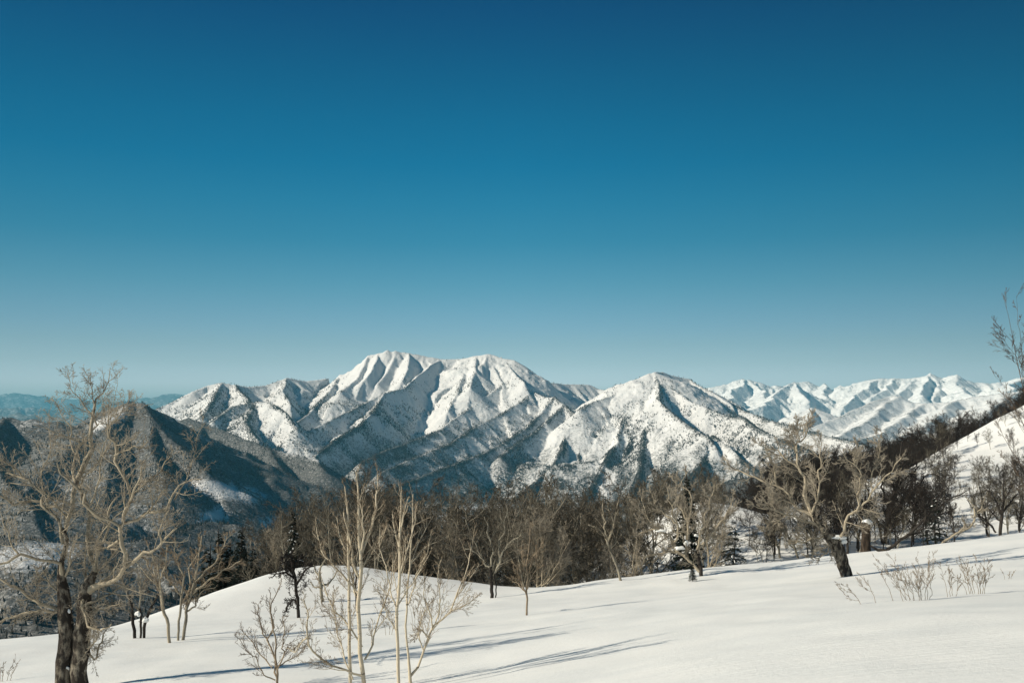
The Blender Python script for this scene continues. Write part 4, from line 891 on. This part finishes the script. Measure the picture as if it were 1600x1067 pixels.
# dark wood on and behind the right-hand hillside
RT = [(1160,750),(1200,705),(1260,690),(1330,690),(1390,668),(1440,652),(1480,634),(1520,628),(1560,612),(1600,588),(1680,575)]
RE = [(1050,885),(1160,846),(1240,808),(1310,772),(1400,744),(1450,720),(1500,694),(1560,666),(1600,646),(1700,612)]
for i in range(180):
    px = rg.uniform(1175, 1690); D = np.interp(px, [1160, 1310, 1600, 1700], [137, 162, 206, 216]) + rg.uniform(1, 42)
    x = (px - 800) / F * D; z = ground_xy(x, D)
    tp = top_line(px, RT) + rg.uniform(-3, 30)
    h = float(np.clip(-(tp - H0) / F * D - z, 3.0, 15))
    place('dark_tree', PD[rg.randint(len(PD))], x, D, z, h, rg.rand() * 6.28, 'one of the dark bare trees massed along the top of the right-hand hillside', 'dark trees along the hillside ridge')
# undergrowth trees on the hillside face and in the hollow
for i in range(230):
    belt = i < 48
    px = rg.uniform(1290, 1500) if belt else rg.uniform(1165, 1610); t = rg.rand()
    D = 92 + (np.interp(px, [1160, 1310, 1600], [137, 162, 206]) - 98) * t
    if px > 1450 and t > 0.45 and rg.rand() < .6: continue
    x = (px - 800) / F * D; z = ground_xy(x, D)
    pale = rg.rand() < (.15 if belt else .4)
    place('bare_tree' if pale else 'dark_tree', PA[rg.randint(len(PA))] if pale else PD[rg.randint(3)], x, D, z, (rg.uniform(5.0, 9.5) if belt else rg.uniform(2.6, 7.5)) * (1 - .4 * t), rg.rand() * 6.28,
          *(('one of the greyish scrubby trees scattered over the snowy right-hand hillside', 'greyish scrub on the right-hand hillside') if pale else ('one of the blackish scrubby trees scattered over the snowy right-hand hillside', 'blackish scrub on the right-hand hillside')))
for px, py, h, lb in [(1512,690,2.8,'small dark tree standing out on the upper snowy hillside edge'),(1527,697,2.6,'thin lone tree on the open snow of the hillside'),(1496,702,2.2,'low lone tree beside the hillside wood edge'),(1470,712,3.0,'short twin-stemmed tree where hillside snow meets the dark wood')]:
    g = ground_at(px, py, 100)
    if g is None: continue
    place('dark_tree', PD[1], g[0], g[1], g[2], h, 1.0 + px, lb, None)
# ---------------------------------------------------------------- conifers
def conifer_proto(seed, H, W, snow=True, n=16, jit=.9):
    rng = np.random.RandomState(seed)
    tr, r = grow(np.array([[0, 0, -0.3]]), np.array([[0, 0, 1.0]]), np.array([H + 0.3]), np.array([H * 0.018]), np.array([H * 0.003]), 10, .015, .02, rng)
    V = []; Fq = []; S = []; off = 0
    bpts = []; brad = []
    for k in range(n):
        t = 0.10 + 0.88 * k / n; nb = 9 if t < .7 else 6
        for j in range(nb):
            a = rng.rand() * 6.28 if j == 0 else a + 6.28 / nb + rng.uniform(-.35, .35)
            L = W * (1 - t) ** 0.85 * rng.uniform(.62, 1.12) + .02
            z0 = H * (t + rng.uniform(-.5, .5) * jit / n)
            # drooping branch
            m_ = 6; u = np.linspace(0, 1, m_)
            cx = np.cos(a) * L * u; cy = np.sin(a) * L * u; cz = z0 + L * (0.10 * u - 0.42 * u ** 2 + .12 * u ** 4)
            bpts.append(np.stack([cx, cy, cz], 1)); brad.append(np.linspace(.020, .006, m_) * H / 6)
    P = np.array(bpts); Rr = np.array(brad)
    # needles: short blades along each branch and its side shoots
    p0, d0, r0, tt = children(P, Rr, 9, .15, 1, (45, 75), rng); d0[:, 2] *= .3
    Ls = W * .26 * (1.1 - .7 * tt) * np.repeat(np.linalg.norm(P[:, -1] - P[:, 0], axis=1) / W, 9) ** .5
    sp_, sr = grow(p0, d0, Ls, np.full(len(p0), .010), np.full(len(p0), .005), 3, .08, -.04, rng)
    p1, d1, r1, t1 = children(sp_, sr, 7, 0, 1, (35, 70), rng)
    n1, nr1 = grow(p1, d1, np.full(len(p1), .16 * H / 6) * rng.uniform(.6, 1.2, len(p1)) * np.clip(1.15 - p1[:, 2] / H, .15, 1), np.full(len(p1), .028 * H / 6), np.full(len(p1), .004), 1, .05, -.02, rng)
    t_me = tube_mesh('trunk', [(tr, r, 8, 0), (P, Rr, 4, 0)], [B_DARK])
    c_me = tube_mesh('needles', [(sp_, sr, 3, 0), (n1, nr1, 3, 0)], [B_NEEDLE])
    if not snow: return t_me, c_me, H
    # snow lying on the upper side of some boughs
    k = rng.rand(len(P)) < .22; Q = P[k][:, 2:6].copy(); Q[:, :, 2] += .035 * H / 6 + .02
    rr = np.tile(np.array([.02, .05, .06, .02]) * H / 6, (len(Q), 1)) * rng.uniform(.5, 1.2, (len(Q), 1))
    s_me = tube_mesh('snow_load', [(Q, rr, 6, 0)], [M_SNOW])
    return t_me, c_me, H, s_me
CS = conifer_proto(7, 6.0, 2.0, True, 9, .35); CN = conifer_proto(8, 8.0, 1.5, True, 18); CD2 = conifer_proto(19, 8.0, 1.5, False, 15); CD = conifer_proto(9, 8.0, 2.0, False, 17)
def conifer(proto, px, py, top, D, label, group=None):
    x = (px - 800) / F * D; z = ground_xy(x, D) if py is None else min(ground_xy(x, D) , px3(px, py, D)[2] + 1.0)
    h = -(top - H0) / F * D - z
    parts = ('trunk', 'needles')
    root = place('conifer_tree', (proto[0], proto[1], proto[2]), x, D, z, h, px * 1.7, label, group, 'conifer tree', parts)
    if len(proto) > 3: tag(link('snow_load', proto[3], root), kind='stuff')
conifer(CS, 1146, 880, 806, 80, 'small snow-laden conifer just behind the snow crest, right of the spreading pale tree')
conifer(CS, 1462, 848, 770, 84, 'small conifer behind the bent trunk on the right')
conifer(CD2, 1074, 900, 737, 82, 'narrow dark conifer rising behind the spreading pale tree')
conifer(CN, 458, 930, 796, 98, 'narrow snow-flecked conifer in front of the brown wood, above the umbrella-crowned tree')
conifer(CD, 376, 930, 822, 97, 'taller of two black conifers left of the brown wood')
conifer(CD, 344, 935, 826, 99, 'black conifer at the left end of the row by the brown wood')
for px, top, D, lb in [(357, 842, 104, 'low black conifer between the two taller ones left of the wood'), (396, 852, 100, 'black conifer at the wood edge right of the tall black pair'), (418, 860, 104, 'lower black conifer tucked into the left edge of the brown wood'), (324, 850, 106, 'small black conifer leftmost beyond the snow shoulder')]:
    conifer(CD, px, None, top, D, lb)
def foot_conifer():
    D = 63.0; x = (1082 - 800) / F * D; z = ground_xy(x, D)
    root = place('conifer_tree', (CD[0], CD[1], CD[2]), x, D, z, 1.3, 2.0, 'knee-high dark conifer at the foot of the spreading pale tree', None, 'conifer tree')
foot_conifer()
# ---------------------------------------------------------------- haze: the air between here and the far hills
hm = bpy.data.materials.new('haze'); hm.use_nodes = True; ht = hm.node_tree
for nd in list(ht.nodes): ht.nodes.remove(nd)
out = ht.nodes.new('ShaderNodeOutputMaterial'); pv = ht.nodes.new('ShaderNodeVolumePrincipled')
pv.inputs['Color'].default_value = (0.20, 0.68, 0.92, 1); pv.inputs['Density'].default_value = 3.3e-5; pv.inputs['Anisotropy'].default_value = 0.0
ht.links.new(pv.outputs[0], out.inputs['Volume'])
s = 72000.0; z0, z1 = -902.0, 960.0
v = np.array([(x, y, z) for z in (z0, z1) for y in (-s, s) for x in (-s, s)])
fc = np.array([(0, 2, 3, 1), (4, 5, 7, 6), (0, 1, 5, 4), (2, 6, 7, 3), (0, 4, 6, 2), (1, 3, 7, 5)])
me = mesh_from('haze', v, [fc], [hm], smooth=False)
tag(link('haze', me), kind='stuff')
